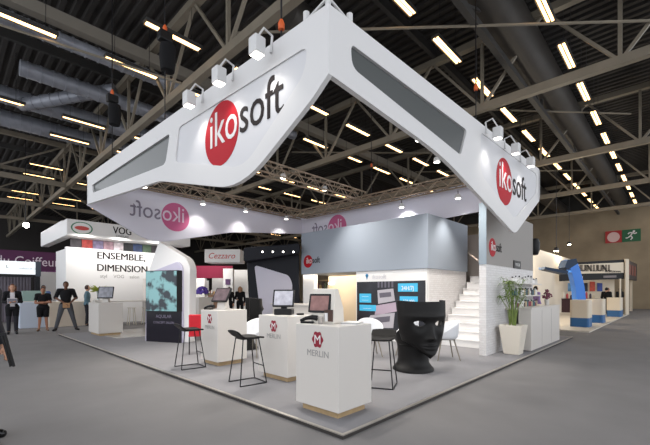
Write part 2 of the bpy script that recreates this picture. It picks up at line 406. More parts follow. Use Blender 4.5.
# spotlights on arms
def arm_spot(name, base, outv, label, head_z, tgt, watts):
    base, ov = Vector(base), Vector(outv)
    hp = base + ov * .21 + Vector((0,0,head_z))
    t = thing('spotlight', label, 'spotlight', base, 0, 'arm spotlights along the sign')
    b = B(); b.tube(base + ov*.02 - Vector((0,0,.1)), base + Vector((0,0,.1)), .014); b.path([base + Vector((0,0,.1)), base + ov*.12 + Vector((0,0,.13)), hp + Vector((0,0,.1))], .012)
    b.out('arm', MATS['white_metal'], t)
    B().box(hp.x-.07,hp.y-.07,hp.z-.095,hp.x+.07,hp.y+.07,hp.z+.095).out('housing', MATS['white_metal'], t, bevel=.015)
    B().box(hp.x-.055,hp.y-.055,hp.z-.102,hp.x+.055,hp.y+.055,hp.z-.096).out('lens', LENS, t)
    spot('spot_lamp', hp + Vector((0,0,-.12)), tgt, watts, 105, .8, parent=t)
for y, l in zip((.98,1.78,2.58), ('white cube spotlight on left sign panel, the one nearest the sign corner', 'white cube spotlight over the middle of the left panel logo', 'white cube spotlight on left sign panel, farthest from the near corner')):
    arm_spot('s', (LX-.0,y,4.27), (-1,0,0), l, -.12, (LX+.02, y, 3.3), SPOT_W * .14)
for x, l in zip((3.97,4.95,5.95), ('white spotlight on right sign panel, nearest the dark recess', 'middle white spotlight above the right panel logo', 'white spotlight at the outer end of the right sign panel')):
    arm_spot('s', (x,RY,4.36), (0,-1,0), l, -.15, (x, RY-.02, 3.4), SPOT_W * .14)
# downlights hung under the rigging trusses, followed by added unseen ones
def down_spot(p, label, tgt, watts, ang=100):
    p = Vector(p); t = thing('truss_downlight', label, 'downlight', p, 0, 'round downlights under the rigging')
    B().lathe([(.0,.1),(.05,.1),(.075,.06),(.08,0),(.075,-.015)], p, 16).out('housing', MATS['white_metal'], t, smooth=True)
    B().lathe([(0,-.022),(.07,-.022),(.07,-.017),(0,-.017)], p, 16).out('lens', LENS, t)
    B().tube(p + Vector((0,0,.1)), p + Vector((0,0,.2)), .012, n=6).out('bracket', DMETAL, t)
    spot('down_lamp', p + Vector((0,0,-.05)), tgt, watts, ang, .8, parent=t)
down_spot((2.9,8.25,4.18), 'round downlight beside the red show-through logo on far panel', (2.9,8.9,1), SPOT_W*.55)
down_spot((4.46,8.25,4.2), 'round downlight at the middle of the far inner panel', (4.46,8.9,1), SPOT_W*.55)
down_spot((6.26,8.25,4.2), 'round downlight close to the far inner corner of the sign', (6.26,8.9,1), SPOT_W*.55)
down_spot((7.06,3.75,4.06), 'round downlight over the near part of the grey box roof', (8.3,3.85,2.6), SPOT_W)
down_spot((7.06,1.97,4.02), 'round downlight above the stairs behind the grey box', (7.2,1.6,0), SPOT_W*2.2)
down_spot((5.3,1.7,4.5), 'added downlight inside the sign ring, brightening the stairs', (7.4,1.6,.6), SPOT_W*3, 80)  # extra lamp with no seen source, added to brighten the stairs
for (x, y), l in zip(((1.6,5.0),(3.6,5.0),(5.2,5.0)), ('added unseen downlight in the middle truss, above the counters by the left edge', 'added unseen downlight at the centre of the middle truss', 'added unseen downlight in the middle truss, closest to the grey box room')):  # unseen lamps added within the truss to light the stand interior
    down_spot((x,5.23,4.5), l, (x-.3,3.2,0), SPOT_W * 4, 130)
for (x, y), l in zip(((.55,1.6),(.55,4.0),(.55,6.6)), ('added unseen downlight behind left sign panel above the front counter', 'added unseen downlight behind left sign panel above the middle counters', 'added unseen downlight behind left sign panel near the tall display kiosk')):  # added lamps out of sight behind the panel, raising the stand light
    down_spot((x,y,3.9), l, (x+1.6,y,0), SPOT_W * 2, 125)
for (x, y), l in zip(((2.6,.62),(4.9,.62)), ('added unseen downlight behind right sign panel above the mask chair', 'added unseen downlight behind right sign panel near the grey tower wall')):  # two more added lamps, out of sight behind the right panel
    down_spot((x,y,3.9), l, (x,y+1.6,0), SPOT_W * 2, 125)
# chain hoists
OR = mat('hoist_orange', (205,92,40), .5)
def hoist(x, y, z, zt, label, bag=True):
    t = thing('chain_hoist', label, 'chain hoist', (x,y,z), 0, 'orange chain hoists')
    B().tube((x,y,z), (x,y,9.6), .012, n=6).out('chain', DMETAL, t)
    B().lathe([(0,0),(.035,.02),(.04,.08),(.02,.13),(0,.14)], (x,y,z+(.2 if bag else 0)), 12).out('hook', OR, t, smooth=True)
    if bag:
        B().lathe([(0,-.5),(.12,-.48),(.15,-.2),(.13,0),(0,.02)], (x+.05,y,z-.02), 14).out('chain_bag', mat('black_cloth',(20,20,22),.9), t, smooth=True)
        B().box(x-.12,y-.08,z+.02,x+.12,y+.08,z+.2).out('motor', BLACK, t, bevel=.02)
    B().tube((x,y,zt), (x,y,z - (.5 if bag else 0)), .01, n=6).out('sling', DMETAL, t)
hoist(-.05,.88,4.4,4.25,'small orange hook and cable above the left sign panel', False)
hoist(.15,7.5,6.0,4.5,'orange chain hoist with black bag above the far end of the left panel')
hoist(.15,4.48,6.05,4.4,'orange chain hoist with black bag above the middle of the left panel')
hoist(7.2,5.0,5.6,4.7,'chain hoist above the inner side truss of the sign', False)
hoist(4.2,.36,5.2,4.3,'chain hoist hanging above the middle of the right panel', False)

# ------------------------------------------------------------------ grey box room
BR_ = thing('meeting_room', 'grey topped meeting box with white brick side and dark advert wall', 'exhibition room', (7.5,4.9,.045))
B().box(6.2,2.41,2.08,8.76,7.35,3.54).out('upper_band', GREYB, BR_, bevel=.01)
B().box(6.24,2.45,.045,6.36,4.87,2.08).out('front_panel', PANELW, BR_)
B().box(6.36,2.45,.045,8.74,2.57,2.08).out('brick_panel', BRICK, BR_)
B().box(8.64,2.57,.045,8.74,7.3,2.08).out('back_panel', mat('warm_white_wall',(212,196,172),.7), BR_)
B().box(6.24,6.75,.045,6.42,7.3,2.08).out('column', PANELW, BR_)
B().box(7.6,5.2,.045,7.68,7.34,2.08).out('inner_partition', MATS['warm_white_wall'], BR_)
lgd = disc((6.199,7.0,2.52), (0,-1,0), (0,0,1), .22, 0, .006).out('logo_disc', RED, BR_)
text('lettering', 'iko', SIGNW, BR_, (6.19,6.79,2.45), (0,-1,0), (0,0,1), .3, 'RIGHT', sx=.8)
text('lettering', 'soft', INK, BR_, (6.19,6.77,2.45), (0,-1,0), (0,0,1), .3, 'LEFT', sx=.8)
# advert
AD = thing('advert_panel', 'dark advert panel with bright blue text boxes on white wall behind mask chair', 'poster', (6.235,3.66,.4))
B().box(6.222,2.5,.3,6.238,4.83,1.76).out('print', mat('advert_dark', (34,36,44), .4, noise=.4, nscale=2.5), AD)
CY = mat('advert_blue', (66,182,226), .5)
def adbox(y0, y1, z0, z1, m, n='blue_box', x=6.215): return B().box(x,y1,z0,x+.008,y0,z1).out(n, m, AD)
bx = [(4.72,4.3,1.42,1.22),(4.72,4.18,1.08,.95) ,(3.35,2.75,1.68,1.46),(3.3,2.75,1.34,1.12)]
B().box(6.214,4.28,1.13,6.222,4.72,1.4).out('blue_box', CY, AD); B().box(6.214,4.1,.88,6.222,4.72,1.06).out('blue_box', CY, AD)
B().box(6.214,2.72,1.46,6.222,3.34,1.69).out('blue_box', CY, AD); B().box(6.214,2.72,1.1,6.222,3.28,1.33).out('blue_box', CY, AD)
for (y, z, s, sz) in ((3.03,1.5,'24H/7J',.17), (3.0,1.15,'150 000',.13), (4.5,1.29,'---------',.1), (4.5,1.18,'---------',.1), (4.42,.93,'-----------',.1)):
    text('lettering', s, PANELW, AD, (6.212,y,z), (0,-1,0), (0,0,1), sz, sx=.85)
gb = mat('advert_grey', (176,172,180), .5); gd = mat('advert_mid', (96,92,104), .5)
def adpoly(pts, m, n, x): 
    B().prism(pts, lambda u, v, d: Vector((x + d, u, v)), 0, .004).out(n, m, AD)
adpoly([(4.05,1.5),(3.5,1.55),(3.44,1.2),(4.02,1.1)], gb, 'printed_card', 6.217)
adpoly([(3.98,1.42),(3.58,1.45),(3.56,1.32),(3.96,1.28)], gd, 'printed_card', 6.213)
adpoly([(4.1,1.05),(3.42,1.16),(3.38,.9),(4.15,.75)], mat('advert_rose', (176,158,174), .5), 'printed_card', 6.217)
adpoly([(4.3,.75),(3.45,.86),(3.5,.42),(4.6,.35)], gb, 'printed_card', 6.217)
adpoly([(4.2,.68),(3.6,.76),(3.62,.6),(4.25,.5)], gd, 'printed_card', 6.213)
for i in range(5): B().box(6.216,3.5+.12*i,1.58,6.222,3.56+.12*i,1.76).out('printed_bar', gd, AD)
hd = thing('wall_heading', 'small blue pin mark and faint heading printed above the dark advert', 'lettering', (6.23,3.6,1.9))
disc((6.238,4.45,1.95), (0,-1,0), (0,0,1), .05, 0, .008).out('pin_head', mat('pin_blue', (40,120,170), .5), hd)
B().prism([(4.49,1.93),(4.41,1.93),(4.45,1.82)], lambda u, v, d: Vector((6.23+d,u,v)), 0, .009).out('pin_tip', MATS['pin_blue'], hd)
text('lettering', 'ikosoft', mat('faint_ink',(206,206,212),.5), hd, (6.229,4.0,1.84), (0,-1,0), (0,0,1), .2, sx=.9)
# interior bits: wall lamp, desk, shelf with goods
wl = thing('wall_lamp', 'small glowing oval wall lamp on the beige partition', 'lamp', (7.57,7.15,1.78)); B().ball((7.56,7.15,1.78), .1, (.4,1.6,.6)).out('shade', mat('lamp_glow',(255,236,205),.5,emit=3), wl, smooth=True)
pl_ = bpy.data.lights.new('room_fill','AREA'); pl_.energy = 24; pl_.size = 1.6; pl_.color = (1,.86,.68)  # warm fill added for the room interior, has no fixture
po = bpy.data.objects.new('room_fill', pl_); COL.objects.link(po); po.location = (6.9,6.6,2.05)
dk = thing('reception_desk', 'long low white reception desk behind the front counter terminal', 'desk', (5.5,6.2,.045))
B().box(5.1,5.0,.045,5.6,7.6,1.02).out('body', WHITE, dk, bevel=.01); B().box(5.05,4.95,1.02,5.65,7.65,1.07).out('top', WHITE, dk, bevel=.008)
sh = thing('display_shelf', 'narrow shelf unit with small goods between white column and beige partition', 'shelf', (7.9,7.9,.045))
for z in (.5,.85,1.2,1.55,1.9): B().box(7.75,7.46,z,8.05,8.4,z+.03).out('board', WOOD, sh)
for y in (7.43,8.4): B().box(7.75,y,.045,8.05,y+.03,2.05).out('upright', BLACK, sh)
gc = [(60,50,45),(150,130,90),(90,30,40),(200,190,170),(70,80,60)]
for k in range(24):
    z = (.53,.88,1.23,1.58)[k // 6]; y = 7.5 + (k % 6) * .15
    o = B().box(7.8,y,z+.001,7.92,y+.09,z+.16+.06*(k % 3)).out('goods_box', mat('goods_%d' % (k % 5), gc[k % 5], .6), bevel=.006); tag(o, 'small boxed product, %s along the %s board of the narrow shelf unit' % (ORD[k % 6], ('lowest','second lowest','second highest','highest')[k // 6]), 'box', 'boxed goods on the narrow shelf unit')

# ------------------------------------------------------------------ stairs
mat('warm_grey_rail',(176,160,146),.5)
ST = thing('staircase', 'white staircase rising between the brick side and the grey tower wall', 'staircase', (7.5,1.6,.045))
for k in range(10):
    x = 6.55 + .265 * k; z = .045 + .19 * (k + 1)
    st_ = B().box(x,.84,.045,x+.27,2.4,z-.03).out('riser', PANELW, ST)
    B().box(x-.03,.84,z-.03,x+.28,2.4,z).out('tread', mat('tread_white',(224,222,222),.5), ST)
B().path([(9.15,2.6,2.75),(6.98,1.4,2.28)], .022).out('handrail', MATS['warm_grey_rail'], ST)
struct(B().box(9.2,.84,.045,9.3,3.6,3.3), 'wall_stair', mat('warm_grey',(160,152,146),.7))

# ------------------------------------------------------------------ tower wall
TW = thing('tower_wall', 'tall wall with grey upper part and white brick below beside the stairs', 'exhibition wall', (7.4,.74,.045))
B().box(5.55,.67,2.06,9.18,.82,3.42).out('upper_band', mat('warm_grey_wall',(150,146,142),.7), TW)
B().box(5.55,.67,.045,9.18,.82,2.06).out('brick_panel', BRICK, TW)
B().box(5.535,.66,2.06,5.552,.82,3.42).out('end_panel', mat('pale_blue_wall',(142,155,166),.6), TW)
disc((5.93,.669,2.46), (1,0,0), (0,0,1), .21, 0, .006).out('logo_disc', RED, TW)
text('lettering', 'iko', SIGNW, TW, (6.12,.658,2.39), (1,0,0), (0,0,1), .3, 'RIGHT', sx=.8)
text('lettering', 'soft', INK, TW, (6.15,.658,2.39), (1,0,0), (0,0,1), .3, 'LEFT', sx=.8)
sg = thing('name_plate', 'small black name plate with white writing on the tower wall', 'sign', (7.6,.65,2.1))
B().box(7.4,.645,2.06,7.95,.668,2.26).out('plate', BLACK, sg); text('lettering', 'VOGUE', PANELW, sg, (7.67,.642,2.12), (1,0,0), (0,0,1), .11)
sp = thing('wall_speaker', 'round black loudspeaker at the outer end of the tower wall', 'loudspeaker', (9.3,.6,2.8))
B().lathe([(0,-.26),(.09,-.24),(.13,-.12),(.14,.1),(.1,.22),(0,.26)], (9.32,.66,2.78), 18).out('cabinet', BLACK, sp, smooth=True)
B().bar((9.17,.74,2.78), (9.3,.66,2.78), .05).out('bracket', DMETAL, sp)
for k, z in enumerate((1.68,1.37,1.06)):
    nm = ('top', 'middle', 'lowest')[k]
    o = B().box(6.75,.42,z-.035,9.1,.67,z).out('wall_shelf', WHITE, bevel=.004); tag(o, '%s white shelf on the brick tower wall behind the plant' % nm, 'shelf', 'white shelves on the tower wall')
    cols = [(225,222,216),(60,55,70),(140,40,60),(225,225,220),(90,70,60),(50,90,100),(190,170,140)] if k else [(235,233,230),(215,212,208)]
    for j in range(17):
        x = 6.88 + j * .13 + random.uniform(-.02,.02); h = random.uniform(.13,.22); r = random.uniform(.03,.042); ci = random.randrange(len(cols))
        t = thing('product_bottle', '%s small product bottle from the plant end of the %s tower shelf' % (ORD[j], nm), 'bottle', (x,.53,z), 0, 'product bottles on the tower shelves')
        B().lathe([(0,0),(r,0),(r,h*.7),(r*.45,h*.8)], (0,0,0), 12).out('body', mat('bottle_%d_%d' % (min(k,1), ci), cols[ci], .35), t, world=False, smooth=True)
        B().lathe([(r*.5,h*.8),(r*.5,h),(0,h)], (0,0,0), 10).out('cap', mat('bottle_cap',(225,225,222),.4) if j % 2 else BLACK, t, world=False, smooth=True)
ct = thing('display_counter', 'long white counter under the tower wall shelves beside the plant', 'counter', (8.2,.3,.045))
B().box(6.88,.12,.06,9.75,.4,1.04).out('body', WHITE, ct, bevel=.008); B().box(6.87,.11,1.04,9.77,.41,1.08).out('top', WHITE, ct, bevel=.006)
for x in (7.83,8.79): B().box(x-.003,.117,.1,x+.003,.121,1.0).out('panel_joint', GREYINK, ct)
fb = thing('flower_bunch', 'dark pink dried flower bunch at the far end of the counter', 'flowers', (9.1,.3,1.08))
B().lathe([(0,0),(.05,0),(.06,.14),(.05,.16)], (0,0,0), 12).out('vase', WHITE, fb, world=False)
b = B()
for k in range(40):
    a, e = random.uniform(0,2*PI), random.uniform(.2,1.4); r = random.uniform(.1,.28)
    q = Vector((math.cos(a)*math.cos(e)*r*.7, math.sin(a)*math.cos(e)*r*.5, .16+math.sin(e)*r)); b.tube((0,0,.14), q, .004, n=4); b.ball(q, .025, n=4)
b.out('blooms', mat('dusky_pink',(120,60,80),.8), fb, world=False)

# ------------------------------------------------------------------ potted plant
pp = thing('potted_plant', 'tall grassy green plant in a tapering white pot', 'potted plant', (6.3,.34,.045))
b = B()
prof = [(.15,0),(.16,.01),(.24,.66),(.215,.66),(.205,.6)]
rings = [[b.bm.verts.new((sx*r, sy*r, z)) for sx, sy in ((-1,-1),(1,-1),(1,1),(-1,1))] for r, z in prof]
for A, C in zip(rings, rings[1:]):
    for k in range(4): b.bm.faces.new((A[k], A[(k+1)%4], C[(k+1)%4], C[k]))
b.bm.faces.new(rings[0][::-1]); b.out('pot', mat('pot_white',(228,220,206),.35), pp, world=False, bevel=.01)
B().box(-.2,-.2,.58,.2,.2,.61).out('soil', mat('soil',(60,44,34),.95), pp, world=False)
b = B(); lf = B()
for k in range(30):
    a = random.uniform(0,2*PI); r0 = random.uniform(0,.09); r1 = random.uniform(.06,.3); h = random.uniform(1.25,1.72)
    p0 = Vector((r0*math.cos(a), r0*math.sin(a), .6)); p2 = Vector((r1*math.cos(a), r1*math.sin(a), h)); p1 = p0.lerp(p2, .55) - Vector((math.cos(a), math.sin(a), 0)) * r1 * .25
    b.path([p0, p1, p2], [.009,.007,.004], 5)
    for j in range(15):
        aa = random.uniform(0,2*PI); L = random.uniform(.12,.24); st_ = p1.lerp(p2, random.uniform(.45,1.0)) if j > 7 else p2
        d = Vector((math.cos(aa), math.sin(aa), random.uniform(-.2,.6))).normalized(); sd = d.cross(Vector((0,0,1))).normalized() * .009
        m_ = st_ + d*L*.55; e_ = st_ + d*L - Vector((0,0,L*.35)); m_.y = min(m_.y,.28); e_.y = min(e_.y,.28)
        v = [lf.bm.verts.new(q) for q in (st_-sd*.4, st_+sd*.4, m_+sd, m_-sd, e_)]
        lf.bm.faces.new((v[0],v[1],v[2],v[3])); lf.bm.faces.new((v[3],v[2],v[4]))
b.out('stems', STALK, pp, world=False, smooth=True); lf.out('foliage', LEAF, pp, world=False, kind='stuff')

# ------------------------------------------------------------------ counters with flower-shaped mark
def counter(x, y, wx, wy, label, ztop=1.07):
    t = thing('display_counter', label, 'counter', (x,y,.045), 0, 'white counters with oak plinths')
    B().box(.06,.06,0,wx-.06,wy-.06,.08).out('plinth', WOOD, t, world=False)
    B().box(0,0,.08,wx,wy,ztop-.045).out('body', WHITE, t, world=False, bevel=.006)
    cx, cz = wy*.46, ztop - .045 - .165; R_ = .088
    pts = []
    for k in range(48):
        a = 2*PI*k/48; r = R_ * (1 + .1*math.cos(6*a)); pts.append((r*math.cos(a)*.94, r*math.sin(a)*1.04))
    B().prism(pts, lambda u, v, d: Vector((-.001-d, cx+u, cz+v)), 0, .003).out('emblem', MAROON, t, world=False)
    text('lettering', 'M', PANELW, t, (-.005,cx,cz-.05), (0,-1,0), (0,0,1), .15, world=False, extr=.001)
    text('lettering', 'MERLIN', GREYINK, t, (-.002,cx,cz-.195), (0,-1,0), (0,0,1), .105, world=False, extr=.001)
    for sgn in (-1, 1): B().bar((-.006,cx-.012*sgn*3,cz-.05), (-.006,cx-.012*sgn*3,cz+.06), .006).out('emblem_line', PANELW, t, world=False) if False else None
    return t
counter(.27,.3,.6,.69,'white counter with maroon emblem nearest the platform corner')
counter(.97,1.97,.58,.74,'middle white counter with maroon emblem, behind the front counter')
counter(.87,3.86,.65,.64,'white counter with maroon emblem farthest from the corner, by the kiosk', 1.1)

# point-of-sale terminals etc.
def terminal(x, y, z, rz, label, w_=.36, h_=.27, tilt=20, stand='box', scr=(120,120,118)):
    t = thing('touch_terminal', label, 'touch screen terminal', (x,y,z), rz, 'touch terminals on the counters')
    # local: screen faces -Y
    ti = math.radians(tilt); zz = .13; c = Vector((0,-.05,zz + h_/2)); up = Vector((0,math.sin(ti),math.cos(ti))); n = Vector((0,-math.cos(ti),math.sin(ti))); X_ = Vector((1,0,0))
    fn = lambda u, v, d: c + X_*u + up*v + n*d
    B().prism(rnd([(-w_/2,-h_/2),(w_/2,-h_/2),(w_/2,h_/2),(-w_/2,h_/2)], .015), fn, -.03, 0).out('bezel', BLACK, t, world=False)
    B().prism([(-w_/2+.025,-h_/2+.025),(w_/2-.025,-h_/2+.025),(w_/2-.025,h_/2-.025),(-w_/2+.025,h_/2-.025)], fn, 0, .003).out('screen', mat('screen_%d' % scr[0], scr, .15, emit=.18, noise=.35, nscale=9), t, world=False)
    if stand == 'box':
        B().box(-.15,-.12,0,.15,.12,.1).out('base', BLACK, t, world=False, bevel=.015); B().box(-.05,-.03,.1,.05,.03,.22).out('neck', DMETAL, t, world=False)
    elif stand == 'slim':
        B().box(-.12,-.1,0,.12,.12,.02).out('base', WHITE, t, world=False, bevel=.005)
        b = B(); b.prism([(-.08,.02),(.1,.02),(.06,.32),(.0,.32)], lambda u, v, d: Vector((d,u,v)), -.09, .09); b.out('neck', WHITE, t, world=False, bevel=.008)
    else:
        b = B(); b.prism([(-.06,.0),(.22,.0),(.2,.18),(.06,.42),(-.02,.42)], lambda u, v, d: Vector((d,u,v)), -.12, .2); b.out('housing', mat('terminal_white',(224,218,208),.4), t, world=False, bevel=.008)
        B().box(.08,-.075,.03,.19,-.058,.17).out('ticket_slot', mat('slot_brown',(70,46,34),.5), t, world=False); B().box(.09,-.085,.03,.13,-.07,.13).out('ticket_roll', PANELW, t, world=False)
    return t
# camera azimuth at the counters ~ facing (-.72,-.69): local -Y -> rz = -46deg
terminal(.5,.78,1.07,math.radians(-76),'white touch terminal with ticket printer on the front counter', .3, .23, 12, 'house', (120,84,80))
terminal(1.28,2.42,1.07,math.radians(-52),'black framed touch screen on black base, on the middle counter', .36,.3,20,'box', (150,150,160))
terminal(1.18,4.2,1.1,math.radians(-62),'tilted touch screen on white stand, on the farthest emblem counter', .34,.34,38,'slim', (92,80,84))
fl_ = thing('leaflet_stack', 'small stack of white leaflets on the front counter corner', 'leaflets', (.68,.45,1.07), .4)
for k in range(3): B().box(-.13+.01*k,-.1,.008*k,.13+.012*k,.1,.008*(k+1)-.001).out('leaflet', PANELW if k != 1 else GREYINK, fl_, world=False)
cup = thing('glass_cup', 'small clear cup on the front counter top', 'cup', (.4,.7,1.07)); B().lathe([(.025,0),(.035,.09),(.032,.09),(.023,.005)], (0,0,0), 14).out('bowl', mat('cup_clear',(220,215,210),.1,trans=.6), cup, world=False, smooth=True)
def handset(x, y, z, rz, label):
    t = thing('barcode_scanner', label, 'barcode scanner', (x,y,z), rz, 'black barcode scanners')
    B().box(-.08,-.05,0,.08,.05,.025).out('cradle', BLACK, t, world=False, bevel=.008)
    B().path([(.09,0,.03),(.02,0,.06),(-.06,0,.075),(-.13,0,.06)], [.018,.022,.03,.034], 10).out('handle', BLACK, t, world=False, smooth=True)
handset(.38,.9,1.07,math.radians(120),'black barcode scanner at the back of the front counter')
handset(.98,4.4,1.1,math.radians(120),'black barcode scanner beside the tilted screen on the farthest emblem counter')
pad = thing('card_reader', 'small black card reader on the middle counter', 'card reader', (1.4,2.15,1.07), -.6); B().box(-.06,-.04,0,.06,.04,.03).out('case', BLACK, pad, world=False, bevel=.008); B().box(-.045,-.02,.03,.0,.03,.033).out('display', GREYINK, pad, world=False)

# ------------------------------------------------------------------ bar stools
def stool(x, y, rz, label):
    t = thing('bar_stool', label, 'bar stool', (x,y,.045), rz, 'black bar stools')   # local: sitter faces +X, low back on -X
    seat = B(); nx, ny = 18, 14; g = []
    for i in range(nx+1):
        u = i / nx; row = []
        for j in range(ny+1):
            v = -1 + 2*j/ny; xx = -.21 + .42*u; hw = .215 * (1 - .25*max(0, u-.6)**1.2*2) ; yy = v*hw*(1-.1*(1-u))
            zz = .72 + .012*(v*v) + .01*max(0,u-.8)*-6
            bk = max(0, .22-u)/.22; zz += bk**1.3*.12*(1-.25*v*v); xx -= bk*.02
            row.append(seat.bm.verts.new((xx, yy, zz)))
        g.append(row)
    for i in range(nx):
        for j in range(ny): seat.bm.faces.new((g[i][j], g[i+1][j], g[i+1][j+1], g[i][j+1]))
    o = seat.out('seat', SOFTBLACK, t, world=False, smooth=True); sl = o.modifiers.new('thick','SOLIDIFY'); sl.thickness = .028; sl.offset = -1
    ss = o.modifiers.new('sub','SUBSURF'); ss.levels = 1; ss.render_levels = 1
    top = {(-1,-1):(-.13,-.13,.69), (1,-1):(.13,-.13,.69), (1,1):(.13,.13,.69), (-1,1):(-.13,.13,.69)}
    bot = {(-1,-1):(-.21,-.2,.01), (1,-1):(.23,-.2,.01), (1,1):(.23,.2,.01), (-1,1):(-.21,.2,.01)}
    for k in top: B().tube(top[k], bot[k], .009, n=8).out('leg', DMETAL, t, world=False, smooth=True)
    b = B()
    b.tube(bot[(-1,-1)], bot[(1,-1)], .009).tube(bot[(1,-1)], bot[(1,1)], .009).tube(bot[(1,1)], bot[(-1,1)], .009)
    b.out('sled_base', DMETAL, t, world=False)
    f = lambda k, s: Vector(top[k]).lerp(Vector(bot[k]), s)
    B().tube(f((1,-1),.62), f((1,1),.62), .009).out('foot_rail', DMETAL, t, world=False)
    B().box(-.14,-.14,.685,.14,.14,.7).out('seat_mount', DMETAL, t, world=False)
    return t
stool(.5,4.22,math.radians(-8),'black bar stool nearest the kiosk, before the farthest emblem counter')
stool(.57,2.46,math.radians(-8),'black bar stool at the middle emblem counter')
stool(1.88,.86,math.radians(205),'black bar stool beside the mask chair, behind the front counter')
# red chair seen behind the first stool
rc = thing('red_chair', 'bright red chair back standing beyond the first bar stool', 'chair', (1.26,5.5,.045), 1.1)
B().box(-.05,-.14,.42,0,.14,.9).out('backrest', mat('bright_red',(200,20,40),.6), rc, world=False, bevel=.03); B().box(-.05,-.15,.4,.26,.15,.44).out('seat', MATS['bright_red'], rc, world=False, bevel=.02)
for sx in (-.02,.23):
    for sy in (-.13,.13): B().tube((sx,sy,0), (sx,sy,.41), .011).out('leg', DMETAL, rc, world=False)

# ------------------------------------------------------------------ mask chairs
def interp(tab, z):
    for (z0, a), (z1, c) in zip(tab, tab[1:]):
        if z <= z1:
            u = max(0, min(1, (z - z0) / (z1 - z0))); u = u*u*(3-2*u) if False else u; return a + (c - a) * u
    return tab[-1][1]
def mask_chair(x, y, rz, label):
    t = thing('mask_chair', label, 'armchair', (x,y,.045), rz, 'black face shaped armchairs')   # local: face looks to -Y
    HW = [(.27,.09),(.30,.17),(.36,.24),(.45,.3),(.55,.35),(.68,.4),(.85,.435),(1.0,.448),(1.25,.455)]
    DP = [(.27,.31),(.34,.36),(.42,.355),(.52,.34),(.7,.335),(.85,.335),(1.0,.35),(1.25,.33)]
    b = B(); NT, NZ = 96, 90; grid = []
    G = lambda a, s: math.exp(-(a/s)**2)
    for i in range(NZ+1):
        row = []
        for j in range(NT+1):
            th = math.radians(-92 + 184*j/NT); z = .27 + (1.24-.27)*i/NZ
            hw, dp = interp(HW, z), interp(DP, z)
            s_, c_ = math.sin(th), math.cos(th)
            px = hw * (abs(s_)**.92) * (1 if s_ >= 0 else -1); py = -dp * (abs(c_)**.8) * (1 if c_ >= 0 else -1) 
            fx = px
            d = 0.0
            if c_ > 0:
                nz = (z - .58) / (.86 - .58)
                if z < .95: d += .085 * G(fx, .045 + .02*max(0, 1-nz)) * (max(0, 1-abs(nz-.12)*1.05) if nz > .12 else max(0, 1-abs(nz-.12)*6))
                d += .04 * G(fx, .09) * G(z-.6, .035) * .6
                d += .03 * G(z-.98, .05) * G(fx, .3)                      # brow
                d -= .05 * (G(fx-.19,.095) + G(fx+.19,.095)) * G(z-.86,.065)   # sockets
                d += .032 * G(fx, .1) * (G(z-.495,.022) + G(z-.445,.024))           # lips
                d -= .014 * G(fx, .11) * G(z-.47,.01)
                d += .035 * G(fx, .09) * G(z-.345,.05)                     # chin
                d += .02 * (G(fx-.22,.08)+G(fx+.22,.08)) * G(z-.7,.09)      # cheeks
            py -= d
            zt = z
            if i > NZ*.8: zt += .018 * (abs(s_)**3) * (i/NZ-.8)/.2      # pointed temples
            if i < NZ*.3: zt += (1-i/(NZ*.3)) * .22 * (abs(math.degrees(th))/92)**1.5
            row.append(b.bm.verts.new((px, py, zt)))
        grid.append(row)
    for i in range(NZ):
        for j in range(NT):
            q = (grid[i][j], grid[i][j+1], grid[i+1][j+1], grid[i+1][j]); c = sum((v.co for v in q), Vector())/4
            e = ((abs(c.x)-.195)/.105)
            if c.y < 0 and abs(e) < 1 and abs(c.z - .872 - .012*e) < .042*(1-e*e)**.8: continue
            b.bm.faces.new(q)
    o = b.out('mask_shell', SOFTBLACK, t, world=False, smooth=True, angle=60)
    sl = o.modifiers.new('thick','SOLIDIFY'); sl.thickness = .03; sl.offset = -1
    # neck and base
    b = B()
    prof = [(0,0),(.35,0),(.365,.015),(.36,.045),(.325,.085),(.285,.14),(.27,.22),(.275,.34),(.29,.48),(.33,.74),(.30,.74),(.26,.5),(.1,.48),(0,.48)]
    b.lathe(prof, (0,0,0), 36, 1.0, 1.0)
    for v in b.bm.verts:
        v.co.z = v.co.z if v.co.z < .5 else .5 + (v.co.z-.5)*max(0, min(1, (.25-v.co.y)/.3)); v.co.y += .14; v.co.x -= .05
    b.out('neck_base', SOFTBLACK, t, world=False, smooth=True)
    B().lathe([(0,.42),(.3,.44),(.33,.48),(.28,.5),(0,.49)], (-.02,.1,0), 28, 1, .85).out('seat', SOFTBLACK, t, world=False, smooth=True)
    return t
mask_chair(3.18,.95,math.radians(-27),'black sculpted face armchair facing the aisle near platform edge')
m2 = mask_chair(2.62,5.41,math.radians(62),'black face armchair seen from the side between two emblem counters')

